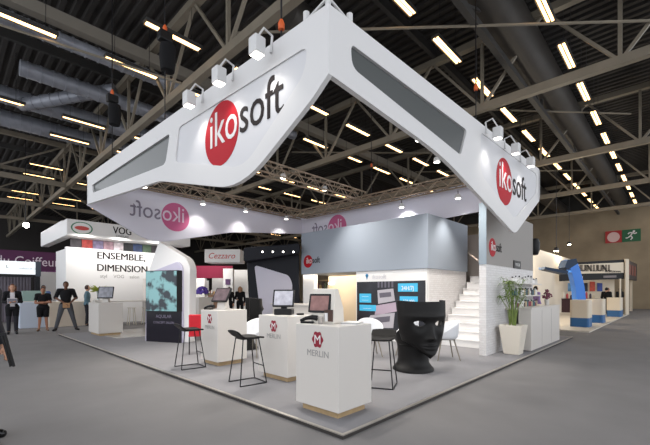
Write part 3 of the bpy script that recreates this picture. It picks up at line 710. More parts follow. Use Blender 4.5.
# ------------------------------------------------------------------ white tub chairs
def tub_chair(x, y, rz, label):
    t = thing('tub_chair', label, 'chair', (x,y,.045), rz, 'white shell tub chairs')     # sitter faces +X
    b = B(); NA, NR = 40, 12; rows = []
    for i in range(NR+1):
        u = i/NR; row = []
        for k in range(NA):
            a = 2*PI*k/NA; back = (1 - math.cos(a))/2            # 1 at -X
            r = .06 + .19*min(1,u*1.9) + .05*max(0,u-.5)
            hgt = .44 + max(0,u-.45)/.55 * (.02 + .36*back**.8)
            row.append(b.bm.verts.new((r*math.cos(a)*(1.0), r*math.sin(a)*1.05, hgt - .012*(1-u))))
        rows.append(row)
    c = b.bm.verts.new((0,0,.425))
    for k in range(NA): b.bm.faces.new((c, rows[0][k], rows[0][(k+1)%NA]))
    for A, C in zip(rows, rows[1:]):
        for k in range(NA): b.bm.faces.new((A[k], C[k], C[(k+1)%NA], A[(k+1)%NA]))
    o = b.out('seat_shell', mat('chair_white',(222,224,228),.4), t, world=False, smooth=True, angle=70); sl = o.modifiers.new('thick','SOLIDIFY'); sl.thickness = .014
    for sx, sy in ((1,1),(1,-1),(-1,1),(-1,-1)): B().tube((.13*sx,.13*sy,.43), (.23*sx,.22*sy,0), .016, .011).out('leg', mat('grey_wood_leg',(126,118,106),.5), t, world=False, smooth=True)
    B().box(-.15,-.15,.415,.15,.15,.43).out('seat_mount', MATS['grey_wood_leg'], t, world=False)
    return t
tub_chair(4.6,1.15,math.radians(134),'white tub chair at the aisle side of the mask chair')
tub_chair(3.85,2.55,math.radians(230),'white tub chair behind the bar stool, before the dark advert')
tub_chair(2.05,4.35,math.radians(200),'white tub chair between the middle and farthest emblem counters')
tub_chair(4.55,2.05,math.radians(120),'white tub chair showing through the eyes of the mask chair')

# ------------------------------------------------------------------ kiosk with screen
kd = Vector((1.88-1.34, 7.44-8.61, 0)); kw = kd.length; kx = kd.normalized(); kn = Vector((kx.y, -kx.x, 0))
if kn.x > 0: kn = -kn
KL = Vector((1.34,8.61,.045))
K = thing('display_kiosk', 'tall white slanted kiosk with large teal screen over dark base', 'kiosk', KL)
kf = lambda u, v, d: KL + kx*u + Vector((0,0,v)) - kn*d
out_k = rnd([(-.12,0),(-.13,1.0),(-.02,2.0),(.34,2.86),(1.3,2.34),(1.42,2.1),(1.38,0)], [0,.1,.1,.06,.2,.15,0])
B().prism(out_k, kf, .12, .42).out('body', PANELW, K, bevel=.02)
B().prism(rnd([(-.08,.0),(-.06,1.3),(.1,1.98),(1.08,2.26),(1.22,2.1),(1.24,0)], [0,.1,.1,.2,.15,0]), kf, .06, .12).out('front_panel', mat('lilac_panel',(196,192,212),.5), K, bevel=.01)
B().prism([(.02,.0),(1.2,0),(1.2,.86),(.02,.86)], kf, -.01, .06).out('lower_panel', mat('dark_gloss_panel',(34,32,40),.15), K)
B().prism([(.13,.86),(1.22,.86),(1.22,2.0),(.13,2.0)], kf, -.14, .06).out('screen_case', BLACK, K, bevel=.01)
def teal_mat():
    m = bpy.data.materials.new('teal_picture'); m.use_nodes = True; nt = m.node_tree; bs = nt.nodes['Principled BSDF']
    tc = nt.nodes.new('ShaderNodeTexCoord'); n = nt.nodes.new('ShaderNodeTexNoise'); n.inputs['Scale'].default_value = 2.6; n.inputs['Detail'].default_value = 3
    r = nt.nodes.new('ShaderNodeValToRGB'); r.color_ramp.interpolation = 'LINEAR'
    r.color_ramp.elements[0].position = .42; r.color_ramp.elements[0].color = (*lin((30,40,48)),1); r.color_ramp.elements[1].position = .52; r.color_ramp.elements[1].color = (*lin((120,165,168)),1)
    nt.links.new(tc.outputs['Object'], n.inputs['Vector']); nt.links.new(n.outputs['Fac'], r.inputs['Fac'])
    nt.links.new(r.outputs['Color'], bs.inputs['Base Color']); nt.links.new(r.outputs['Color'], bs.inputs['Emission Color']); bs.inputs['Emission Strength'].default_value = .12; bs.inputs['Roughness'].default_value = .2
    return m
B().prism([(.15,.88),(1.2,.88),(1.2,1.98),(.15,1.98)], kf, -.146, -.14).out('screen', teal_mat(), K)
kq = KL - kn*(-.012)
for z, s, sz in ((.68,'AQUILAR',.13),(.52,'CONCEPT SALON',.09)):
    text('lettering', s, mat('muted_violet_ink',(128,120,140),.5), K, KL + kx*.64 + Vector((0,0,z)) + kn*.013, kx, (0,0,1), sz, extr=.001)

# ------------------------------------------------------------------ dark frame backdrop beyond
DF = thing('dark_backdrop', 'dark navy rounded backdrop with pale inset panel and header spots', 'exhibition wall', (5.6,9.0,.045))
NAVY = mat('dark_navy', (14,17,27), .45)
d0 = Vector((4.85,8.75,.045)); dx = Vector((.69,-.72,0)); dn = Vector((-.72,-.69,0))
df = lambda u, v, d: d0 + dx*u + Vector((0,0,v)) - dn*d
od = rnd([(.1,0),(-.05,2.9),(1.85,3.06),(1.9,0)], [0,.3,.1,0])
B().prism(od, df, .1, .4).out('frame', NAVY, DF, bevel=.03)
B().prism(rnd([(-.05,2.45),(-.05,2.95),(1.9,3.1),(1.9,2.75)], .1), df, -.35, .1).out('header', NAVY, DF, bevel=.03)
B().prism(rnd([(.55,0),(.25,2.38),(1.5,2.0),(1.62,1.7),(1.55,0)], [0,.15,.15,.1,0]), df, .085, .105).out('inset_panel', mat('pale_lilac',(196,194,208),.5), DF)
for u in (.62,.98,1.34,1.7):
    B().prism([(.03*math.cos(2*PI*k/14)+u, .03*math.sin(2*PI*k/14)+2.8) for k in range(14)], df, -.36, -.34).out('header_spot', LENS, DF)

# ------------------------------------------------------------------ left small counter with laptop
lc = thing('demo_counter', 'plain white counter with tilted screen near the far platform edge', 'counter', (.75,11.0,.045))
B().box(.8,10.95,.045,1.4,11.95,.12).out('plinth', WOOD, lc); B().box(.74,10.9,.12,1.46,12.0,1.1).out('body', WHITE, lc, bevel=.008)
terminal(1.1,11.4,1.1,math.radians(-30),'large grey tilted screen on the plain white counter', .46,.42,25,'slim',(128,130,138))
fv = thing('flower_vase', 'tall vase of yellow-green leaves behind the plain white counter', 'flowers', (1.3,13.2,.0))
B().box(1.2,13.1,0,1.5,13.4,1.15).out('pedestal', WHITE, fv); B().lathe([(.05,1.15),(.03,1.25),(.05,1.45),(.07,1.5)], (1.35,13.25,0), 14).out('vase', mat('vase_glass',(190,200,200),.1), fv, smooth=True)
b = B()
for k in range(60):
    a = random.uniform(0,2*PI); e = random.uniform(.0,1.0); L = random.uniform(.2,.42); c = Vector((1.35,13.25,1.48)); d = Vector((math.cos(a)*math.cos(e), math.sin(a)*math.cos(e), math.sin(e))); sd = d.cross(Vector((0,0,1))).normalized()*.04
    p, q = c + d*L*.5, c + d*L - Vector((0,0,.05)); v = [b.bm.verts.new(z) for z in (c, p+sd, q, p-sd)]; b.bm.faces.new(v)
b.out('leaves', mat('lime_leaf',(176,186,84),.6), fv, kind='stuff')
# ------------------------------------------------------------------ ENSEMBLE stand
EN = thing('exhibition_wall', 'long white wall lettered ENSEMBLE, DIMENSION beyond the standing people', 'exhibition wall', (4,17,0))
B().box(1.08,17,0,6.3,17.2,3.36).out('panel', PANELW, EN); B().box(1.08,17.2,0,1.25,19.0,3.36).out('side_panel', PANELW, EN)
text('lettering', 'ENSEMBLE,', INK, EN, (2.25,16.995,3.0), (1,0,0), (0,0,1), .46, 'LEFT', sx=.98, bold=.012)
text('lettering', 'DIMENSION', INK, EN, (2.25,16.995,2.43), (1,0,0), (0,0,1), .46, 'LEFT', sx=.92, bold=.012)
for k, (x, s) in enumerate(((2.55,'styl'), (3.2,'VOG'), (3.9,'salon'))): text('lettering', s, GREYINK, EN, (x,16.995,2.12), (1,0,0), (0,0,1), .22)
text('lettering', '- - - - - - - - - - -', GREYINK, EN, (3.3,16.995,2.84), (1,0,0), (0,0,1), .1)
B().box(1.08,16.99,3.36,6.3,17.2,3.44).out('cornice', PANELW, EN)
bd = thing('picture_strip', 'colourful strip of portraits between the white wall and overhead fascia', 'poster', (5,17.3,3.44))
for k in range(11):
    c = [(60,55,60),(150,120,130),(40,60,100),(170,60,55),(190,180,185),(70,90,70),(120,110,140),(30,30,35)][k*3 % 8]
    B().box(1.3+.44*k,17.25,3.44,1.3+.44*k+.42,17.32,3.85).out('portrait', mat('portrait_%d' % (k*3 % 8), c, .6, noise=.4, nscale=5), bd)
FA = thing('overhead_fascia', 'white overhead fascia with oval red-green badge above the lettered wall', 'sign', (4,16.6,3.8))
B().box(.95,16.2,3.85,6.4,17.15,4.55).out('band', PANELW, FA, bevel=.03); B().box(.95,17.15,3.85,1.3,22.0,4.6).out('return_band', PANELW, FA, bevel=.03)
n_ = 32; c_ = Vector((1.5,16.19,4.2))
for r, m, d in ((.30,mat('badge_green',(70,130,100),.5),0), (.26,PANELW,.004), (.2,mat('badge_red',(205,80,75),.5),.008)):
    B().prism([(r*1.35*math.cos(2*PI*k/n_), r*(.9 if r > .22 else .45)*math.sin(2*PI*k/n_)) for k in range(n_)], lambda u, v, dd: Vector((c_.x+u, c_.y-dd, c_.z+v)), d, d+.005).out('badge', m, FA)
text('lettering', 'VOG', INK, FA, (3.1,16.19,4.12), (1,0,0), (0,0,1), .46, sx=.8, bold=.008); text('lettering', 'COIFFURE', INK, FA, (3.1,16.19,3.98), (1,0,0), (0,0,1), .12)

for x in (1.6,3.0,4.6): 
    l = bpy.data.lights.new('wall_fill','AREA'); l.energy = 13; l.size = .5; l.color = (1,.97,.93); o = bpy.data.objects.new('wall_fill', l); COL.objects.link(o); o.location = (x,15.9,3.8); o.rotation_euler = (math.radians(28),0,0)  # fixtureless fill added to brighten the lettered wall
# beyond wall: bar tables and white stools
def white_table(x, y, label):
    t = thing('bar_table', label, 'table', (x,y,0), 0, 'white bar tables'); B().box(-.9,-.35,1.02,.9,.35,1.07).out('top', WHITE, t, world=False, bevel=.005)
    for sx in (-.8,.8):
        for sy in (-.28,.28): B().tube((sx,sy,0), (sx,sy,1.02), .025).out('leg', PANELW, t, world=False)
white_table(3.1,15.6,'white bar table before the lettered wall'); 
def white_stool(x, y, label):
    t = thing('white_stool', label, 'stool', (x,y,0), 0, 'white wire stools'); B().lathe([(0,.74),(.17,.74),(.18,.77),(0,.78)], (0,0,0), 16).out('seat', WHITE, t, world=False)
    for k in range(4):
        a = PI/4 + k*PI/2; B().tube((.12*math.cos(a),.12*math.sin(a),.74), (.2*math.cos(a),.2*math.sin(a),0), .013).out('leg', mat('stool_leg',(200,192,170),.5), t, world=False)
for x, l in ((2.5,'white stool at the near end of the white bar table'), (3.1,'white stool at the middle of the white bar table'), (3.7,'white stool at the far end of the white bar table')): white_stool(x, 15.0, l)
o = B().box(4.0,15.6,0,4.7,16.2,2.1).out('white_cabinet', mat('cabinet_grey',(206,200,196),.5), bevel=.01); tag(o, 'tall pale cabinet beside the kiosk, before the lettered wall', 'cabinet')

# ------------------------------------------------------------------ left background
PB = thing('purple_banner', 'long purple banner with white French lettering beyond the people', 'banner', (0,26,2.4))
B().box(-6,26,2.45,2.75,26.06,3.92).out('cloth', mat('purple_cloth',(84,36,78),.7), PB)
text('lettering', 'du Coiffeur', mat('banner_white',(222,210,222),.6), PB, (-.55,25.98,3.05), (1,0,0), (0,0,1), .78, 'LEFT', sx=.84)
text('lettering', 'mondial', mat('banner_violet',(150,90,150),.6), PB, (2.1,25.98,2.62), (1,0,0), (0,0,1), .3)
LB = thing('booth', 'small booth with white lit fascia, dark frame and grey curtain', 'booth', (-1,20,0))
B().box(-5,19.8,2.28,.42,20,2.88).out('fascia', mat('lit_fascia',(236,240,242),.5,emit=.35), LB); B().box(.42,19.75,2.2,.62,20.1,2.9).out('fascia_end', mat('slate',(70,80,92),.5), LB)
B().box(.4,19.8,0,.6,20,2.3).out('post', DMETAL, LB); B().box(-5,19.85,2.14,.42,19.95,2.28).out('header_bar', DMETAL, LB)
text('lettering', 'L', INK, LB, (-.6,19.79,2.55), (1,0,0), (0,0,1), .2); text('lettering', 'coiffure et salons', mat('fascia_grey',(160,175,178),.5), LB, (-.2,19.79,2.52), (1,0,0), (0,0,1), .12, 'LEFT')
b = B(); 
for k in range(90):
    x = -5 + k*.06; b.quad((x,21.0+.04*(k%2),0.0),(x+.06,21.0+.04*((k+1)%2),0),(x+.06,21.0+.04*((k+1)%2),2.2),(x,21.0+.04*(k%2),2.2))
b.out('curtain', mat('grey_curtain',(112,106,116),.8,noise=.2,nscale=1.5), LB)
o = B().box(.65,21.5,0,1.6,21.7,2.5).out('partition_wall', PANELW, bevel=.01); tag(o, 'narrow white panel standing below the purple banner', 'panel')
for (x, y, w_, m, l) in ((-.55,16.4,.9,mat('cool_white',(196,206,222),.5),'bluish white display cabinet behind the woman in black dress'), (.35,16.2,1.5,mat('beige_white',(216,204,188),.5),'beige white counter behind the standing man')):
    o = B().box(x,y,0,x+w_,y+.6,1.05).out('booth_counter', m, bevel=.01); tag(o, l, 'counter')
gm = thing('display_monitor', 'pale green glass display case on the bluish cabinet', 'display case', (-.2,16.5,1.05)); B().box(-.45,16.5,1.08,.3,16.9,1.5).out('case', mat('green_glass',(150,176,170),.2), gm); B().box(-.45,16.48,1.05,.3,16.92,1.08).out('base', WHITE, gm)
fl2 = thing('stage_lamp', 'bright small stage lamp beyond the overhead fascia', 'spotlight', (.6,24,5.2)); B().ball((.6,24,5.2), .14).out('lens', mat('stage_glow',(255,246,240),.5,emit=30), fl2); B().box(.5,24.1,5.1,.7,24.4,5.3).out('housing', BLACK, fl2); B().tube((.6,24.2,5.3),(.6,24.2,10.45),.02).out('hanger', DMETAL, fl2)

# ------------------------------------------------------------------ middle background
WF = thing('overhead_fascia', 'white hanging fascia with red script lettering beyond the counters', 'sign', (9,18,3))
w0 = Vector((7.3,17.0,0)); wx = Vector((.97,-.24,0)).normalized(); wx = Vector((.69,-.72,0))
wfn = lambda u, v, d: w0 + wx*u + Vector((0,0,v)) + Vector((.72,.69,0))*d
B().prism([(.3,3.1),(2.3,3.1),(2.3,3.85),(.3,3.85)], wfn, 0, 1.2).out('band', PANELW, WF, bevel=.03)
text('lettering', 'Cezzaro', mat('script_red',(200,70,66),.5), WF, w0 + wx*1.25 + Vector((0,0,3.33)) - Vector((.72,.69,0))*.01, wx, (0,0,1), .45, shear=.3)
MB_ = thing('magenta_banner', 'deep magenta banner hanging beyond the farthest emblem counter', 'banner', (9.6,19.5,2.4))
mfn = lambda u, v, d: Vector((8.4,20.6,0)) + wx*u + Vector((0,0,v)) + Vector((.72,.69,0))*d
B().prism([(0,2.35),(2.9,2.35),(2.9,3.15),(0,3.15)], mfn, 0, .06).out('cloth', mat('magenta_cloth',(112,8,46),.8), MB_)
pk = [(200,190,180),(120,60,50),(230,228,224),(90,70,60),(180,140,90),(216,210,206)]
for k, (u, wd, h, m, l) in enumerate(((0.1,.75,2.3,PANELW,'white booth cabinet below the magenta banner'), (1.05,.7,1.3,mat('shop_brown',(120,90,70),.6),'brown product stand below the magenta banner'), (2.0,.6,2.9,PANELW,'white poster wall beside the dark backdrop'))):
    f2 = lambda u_, v_, d_: Vector((8.0,19.4,0)) + wx*u_ + Vector((0,0,v_)) + Vector((.72,.69,0))*d_
    o = B().prism([(u,0),(u+wd,0),(u+wd,h),(u,h)], f2, 0, .4).out('booth_unit', m, bevel=.01); tag(o, l, 'booth unit')
for k, (u, v, wd, h, c) in enumerate(((2.15,1.9,.3,.35,(90,60,100)), (2.1,1.4,.35,.3,(180,90,70)))):
    o = B().prism([(u,v),(u+wd,v),(u+wd,v+h),(u,v+h)], f2, -.03, 0).out('small_poster', mat('sp_%d'%k, c, .6, noise=.4, nscale=6)); tag(o, ('upper violet small poster on the white poster wall','lower reddish small poster on the white poster wall')[k], 'poster')
for k in range(9):
    u = 1.08 + .075*k; o = B().prism([(u,1.3),(u+.06,1.3),(u+.06,1.48+.05*(k%3)),(u,1.48+.05*(k%3))], f2, .1, .2).out('product_box', mat('pb_%d' % (k % 6), pk[k % 6], .6)); tag(o, '%s product box along the top of the brown product stand' % ORD[k], 'box', 'boxes on the brown stand')
for k, (u, wd, h, l) in enumerate(((-.6,2.1,2.25,'white booth wall farthest back below the magenta banner'), (1.75,2.6,3.0,'tall white booth wall farthest back beside the dark backdrop'))):
    f3 = lambda u_, v_, d_: Vector((9.2,22.4,0)) + wx*u_ + Vector((0,0,v_)) + Vector((.72,.69,0))*d_
    o = B().prism([(u,0),(u+wd,0),(u+wd,h),(u,h)], f3, 0, .12).out('booth_wall', PANELW); tag(o, l, 'booth wall')
bl = bpy.data.lights.new('booth_fill','AREA'); bl.energy = 130; bl.size = 2.0; bl.color = (1,.96,.9); bo_ = bpy.data.objects.new('booth_fill', bl); COL.objects.link(bo_); bo_.location = (7.6,17.6,4.6); bo_.rotation_euler = Vector((.75,.7,-.8)).to_track_quat('-Z','Y').to_euler()  # area fill added to brighten these booths, no lamp body
pf = thing('purple_flowers', 'round purple flower arrangement with leaves near the kiosk', 'flowers', (4.2,10.75,.05))
B().box(-.3,-.3,0,.3,.3,1.2).out('pedestal', WHITE, pf, world=False, bevel=.01)
b = B()
for k in range(90):
    a, e = random.uniform(0,2*PI), random.uniform(-.4,1.5); q = Vector((math.cos(a)*math.cos(e)*.2, math.sin(a)*math.cos(e)*.2, 1.4+.18*math.sin(e))); b.ball(q, .045, n=4)
b.out('blooms', mat('purple_bloom',(96,72,170),.7), pf, world=False, smooth=True)
lf = B()
for k in range(24):
    a = random.uniform(0,2*PI); d = Vector((math.cos(a), math.sin(a), random.uniform(-.1,.4))); sd = d.cross(Vector((0,0,1))).normalized()*.03; c = Vector((.12,-.1,1.28)); v = [lf.bm.verts.new(z) for z in (c, c+d*.2+sd, c+d*.36, c+d*.2-sd)]; lf.bm.faces.new(v)
lf.out('leaves', LEAF, pf, world=False, kind='stuff')

# ------------------------------------------------------------------ far right booth
BW = mat('booth_cream',(218,206,186),.5); BBL = mat('booth_blue',(44,98,150),.5)
struct(B().box(13.2,-.1,0,27,8,.05), 'floor_booth', mat('booth_floor',(196,188,176),.6))
for (x, y, wd, l) in ((15.0,.16,.8,'cream and blue counter carrying the blue arch, nearest the aisle'), (17.9,.05,.85,'middle cream and blue counter in the far booth'), (23.6,-.08,1.1,'farthest cream and blue counter, by the black framed sign')):
    t = thing('booth_counter', l, 'counter', (x,y,.05), 0, 'cream and blue counters')
    B().prism(rnd([(0,0),(wd,0),(wd,.65),(0,.65)], .1), lambda u, v, d: Vector((u,v,d)), 0, .36).out('base', BBL, t, world=False); B().prism(rnd([(0,0),(wd,0),(wd,.65),(0,.65)], .1), lambda u, v, d: Vector((u,v,d)), .36, 1.08).out('body', BW, t, world=False)
AR = thing('blue_arch', 'curved bright blue post with dark horizontal blade rising behind booth counter', 'booth sign', (16.8,1.2,.05))
BBR = mat('bright_blue',(56,132,230),.4); DBL = mat('dark_slate_blue',(44,62,86),.5)
pts = [(-.2,2.9),(-.1,2.1),(.06,1.5),(.16,.95),(.2,0)]
b = B(); wv = .5; R2 = Vector((.69,-.72,0)); o0 = Vector((16.95,.95,.05))
rows_ = []
for k in range(13):
    u = k/12; z = 2.85*(1-u); off = -.35*(1-u)**2 + .12*math.sin(PI*u)
    rows_.append((off, z))
poly = [(o-.0, z) for o, z in rows_] + [(o+.42, z) for o, z in rows_[::-1]]
B().prism(poly, lambda u, v, d: o0 + R2*u + Vector((0,0,v)) + Vector((.72,.69,0))*d, 0, .3).out('post', BBR, AR)
B().prism([(-.5,2.5),(-.32,2.42),(.1,2.68),(.02,2.9),(-.36,2.84)], lambda u, v, d: o0 + R2*u + Vector((0,0,v)) + Vector((.72,.69,0))*d, -.05, .45).out('crest', DBL, AR)
B().prism([(-1.35,2.42),(-.35,2.2),(-.3,2.34),(-1.35,2.53)], lambda u, v, d: o0 + R2*u + Vector((0,0,v)) + Vector((.72,.69,0))*d, 0, .5).out('blade', DBL, AR)
FS = thing('booth_gantry', 'black framed booth gantry with pale sign of tall black letters', 'booth', (26,2,0))
# front along image-right direction (fronto-parallel), corner post at (27.7, 0)
g0 = Vector((27.75,-.05,0)); gx = Vector((-.66,.75,0)); gn = Vector((-.75,-.66,0))
gf = lambda u, v, d: g0 + gx*u + Vector((0,0,v)) + gn*d
B().prism([(0,2.3),(4.2,2.15),(4.2,3.3),(0,3.55)], gf, -.15, 0).out('fascia', BLACK, FS)
B().prism([(.25,2.68),(3.6,2.62),(3.6,3.2),(.25,3.35)], gf, 0, .02).out('sign_board', BW, FS)
B().prism([(.7,2.38),(1.5,2.36),(1.5,2.5),(.7,2.52)], gf, 0, .02).out('small_board', mat('grey_board',(120,112,112),.5), FS); B().prism([(2.8,2.3),(3.4,2.28),(3.4,2.44),(2.8,2.46)], gf, 0, .02).out('small_board', BW, FS)
text('lettering', 'N IUIN.LIUN.L', INK, FS, gf(3.45,2.78,.03), -gx, (0,0,1), .62, 'LEFT', sx=.62, bold=.05); text('lettering', 'PROFESSIONAL', INK, FS, gf(.4,2.71,.03), -gx, (0,0,1), .15, 'RIGHT', bold=.004)
sx_ = Vector((1,-.02,0))
B().prism([(0,2.3),(6,2.3),(6,3.55),(0,3.55)], lambda u, v, d: g0 + sx_*u + Vector((0,0,v)) + Vector((0,1,0))*d, .02, .15).out('side_fascia', mat('side_dark',(44,34,34),.5), FS)
for u in (.9,2.4,4.0): B().prism([(u,2.6),(u+.9,2.6),(u+.9,3.3),(u,3.3)], lambda u_, v, d: g0 + sx_*u_ + Vector((0,0,v)) + Vector((0,1,0))*d, -.01, .02).out('side_print', mat('side_print',(120,66,52),.6), FS)
B().prism([(-.02,0),(.2,0),(.2,3.56),(-.02,3.56)], gf, .01, .1).out('corner_post', BW, FS)
for u in (.45,): B().prism([(u,0),(u+.08,0),(u+.08,2.3),(u,2.3)], gf, 0, .08).out('post', BW, FS)
B().box(33.4,.1,0,33.55,.25,2.4).out('post', BW, FS)
# stock behind the gantry: back wall with shelves
bw = thing('booth_back_wall', 'cream back wall of the black framed booth with small coloured posters', 'booth wall', (28,5,0))
B().prism([(-1.5,0),(5,0),(5,2.9),(-1.5,2.9)], lambda u, v, d: gf(u, v, -3.2-d), 0, .1).out('panel', BW, bw)
for k in range(9):
    c = [(60,80,160),(190,80,60),(40,40,50),(200,160,120),(90,140,190),(150,40,50)][k % 6]; u = -.6+.52*k
    B().prism([(u,1.5),(u+.36,1.5),(u+.36,2.1+.1*(k%2)),(u,2.1+.1*(k%2))], lambda u_, v, d: gf(u_, v, -3.16+d), 0, .03).out('poster', mat('bwp_%d' % (k%6), c, .6, noise=.3, nscale=4), bw)
dt = thing('dark_table', 'dark draped table inside the black framed booth', 'table', (27,3,0)); B().prism([(.6,0),(3.4,0),(3.4,.95),(.6,.95)], lambda u, v, d: gf(u, v, -1.6-d), 0, .7).out('drape', mat('drape',(60,34,38),.8), dt); B().prism([(.55,.95),(3.45,.95),(3.45,1.0),(.55,1.0)], lambda u, v, d: gf(u, v, -1.55-d), 0, .8).out('top', mat('dark_top',(44,36,36),.5), dt)
for k in range(10):
    c = [(200,190,170),(60,50,70),(170,60,70),(220,214,206),(70,110,150)][k % 5]; t = thing('counter_bottle', '%s bottle from the corner post on the dark draped table' % ORD[k], 'bottle', gf(.8+.26*k, 1.0, -1.9), 0, 'bottles on the draped table')
    h = .25+.1*(k%3); B().lathe([(0,0),(.07,0),(.07,h*.7),(.03,h),(0,h)], (0,0,0), 10).out('body', mat('cb_%d' % (k%5), c, .4), t, world=False, smooth=True)
# white upper wall and beige partition left of it
o = B().box(16.0,3.4,0,31,3.6,3.9).out('booth_partition', mat('warm_white',(222,212,196),.6)); tag(o, 'long warm white partition closing the far booth', 'partition')
o = B().box(13.2,1.9,0,13.35,4.6,2.6).out('booth_partition', mat('beige_partition',(206,192,166),.6)); tag(o, 'beige partition with a desk before it, beside the tower wall', 'partition')
ds = thing('booth_desk', 'beige desk with black chair before the beige partition', 'desk', (12.9,2.0,0)); B().box(12.1,1.2,.95,12.9,2.6,1.0).out('top', BW, ds)
for x in (12.15,12.85):
    for y in (1.25,2.55): B().box(x-.03,y-.03,0,x+.03,y+.03,.95).out('leg', BW, ds)
B().box(12.2,1.7,.5,12.6,2.1,.95).out('drawer_unit', BLACK, ds)
o = B().box(12.3,1.5,1.0,12.7,2.2,1.14).out('laptop_case', BLACK, bevel=.02); tag(o, 'black case lying on the beige booth desk', 'case')
for (p, l) in (((18.5,2.0,3.5),'small bright downlight above the blue arch'), ((16.2,3.0,3.3),'small bright downlight above the beige partition'), ((26,2.8,4.6),'small bright downlight above the black framed gantry')):
    t = thing('booth_downlight', l, 'downlight', p, 0, 'bright booth downlights'); B().lathe([(0,0),(.12,0),(.12,.12),(0,.2)], (0,0,0), 12).out('housing', DMETAL, t, world=False); B().lathe([(0,-.03),(.1,-.03),(.1,-.005),(0,-.005)], (0,0,0), 12).out('lens', mat('booth_lens',(255,240,214),.5,emit=14), t, world=False); B().tube((0,0,.2),(0,0,10.41-p[2]),.015,n=5).out('hanger', DMETAL, t, world=False)
    l_ = bpy.data.lights.new('booth_lamp','POINT'); l_.energy = 95; l_.color = (1,.88,.7); l_.shadow_soft_size = .1; lo = bpy.data.objects.new('booth_lamp', l_); COL.objects.link(lo); lo.location = (p[0], p[1]-.3, p[2]-.3)
# exit signs on the concrete wall
e1 = thing('safety_sign', 'square red safety sign with pale round symbol on concrete wall', 'safety sign', (38.4,1.7,6.3))
B().box(38.42,1.15,5.8,38.5,2.3,6.85).out('board', mat('safety_red',(176,36,40),.5), e1)
disc((38.418,1.72,6.3), (0,-1,0), (0,0,1), .44, 0, .01).out('symbol', mat('safety_pink',(226,190,186),.5), e1)
e2 = thing('exit_sign', 'green emergency exit sign with white running figure on concrete wall', 'exit sign', (38.4,.5,6.3))
B().box(38.42,-.12,5.8,38.5,1.12,6.85).out('board', mat('safety_green',(24,96,60),.5), e2)
fx = lambda y, z: (38.405, y, z)
b = B(); disc_c = disc(fx(.33,6.66), (0,-1,0), (0,0,1), .09, 0, .01, 16); disc_c.out('running_head', PANELW, e2)
for p, q in (((.42,6.55),(.55,6.3)), ((.55,6.3),(.42,6.12)), ((.42,6.12),(.55,5.95)), ((.55,6.3),(.72,6.15)), ((.72,6.15),(.88,6.12)), ((.42,6.55),(.25,6.45)), ((.25,6.45),(.14,6.54)), ((.42,6.55),(.62,6.58)), ((.62,6.58),(.72,6.46))): b.bar(fx(*p), fx(*q), .09, .012, up=(1,0,0))
b.out('running_figure', PANELW, e2)
#PEOPLE
# ------------------------------------------------------------------ people
def cone(bm, p0, p1, r0, r1, n=12):
    p0, p1 = Vector(p0), Vector(p1); d = (p1 - p0); L = d.length; d.normalize(); a = d.orthogonal().normalized(); c = d.cross(a)
    rings = []
    for k in range(5):
        t = -PI/2 + (PI/2)*k/4 if k < 5 else 0
        rings.append((p0 + d*(math.sin(t)*r0), max(1e-4, math.cos(t)*r0)))
    for k in range(5):
        t = (PI/2)*k/4; rings.append((p1 + d*(math.sin(t)*r1), max(1e-4, math.cos(t)*r1)))
    V = [[bm.verts.new(q + (a*math.cos(2*PI*j/n) + c*math.sin(2*PI*j/n))*r) for j in range(n)] for q, r in rings]
    for A, C in zip(V, V[1:]):
        for j in range(n): bm.faces.new((A[j], A[(j+1) % n], C[(j+1) % n], C[j]))
    bm.faces.new(V[0][::-1]); bm.faces.new(V[-1])
def ell(bm, c, rx, ry, rz, n=14):
    m = Matrix.Translation(c) @ Matrix.Diagonal((rx, ry, rz, 1)); bmesh.ops.create_uvsphere(bm, u_segments=2*n, v_segments=n, radius=1, matrix=m)
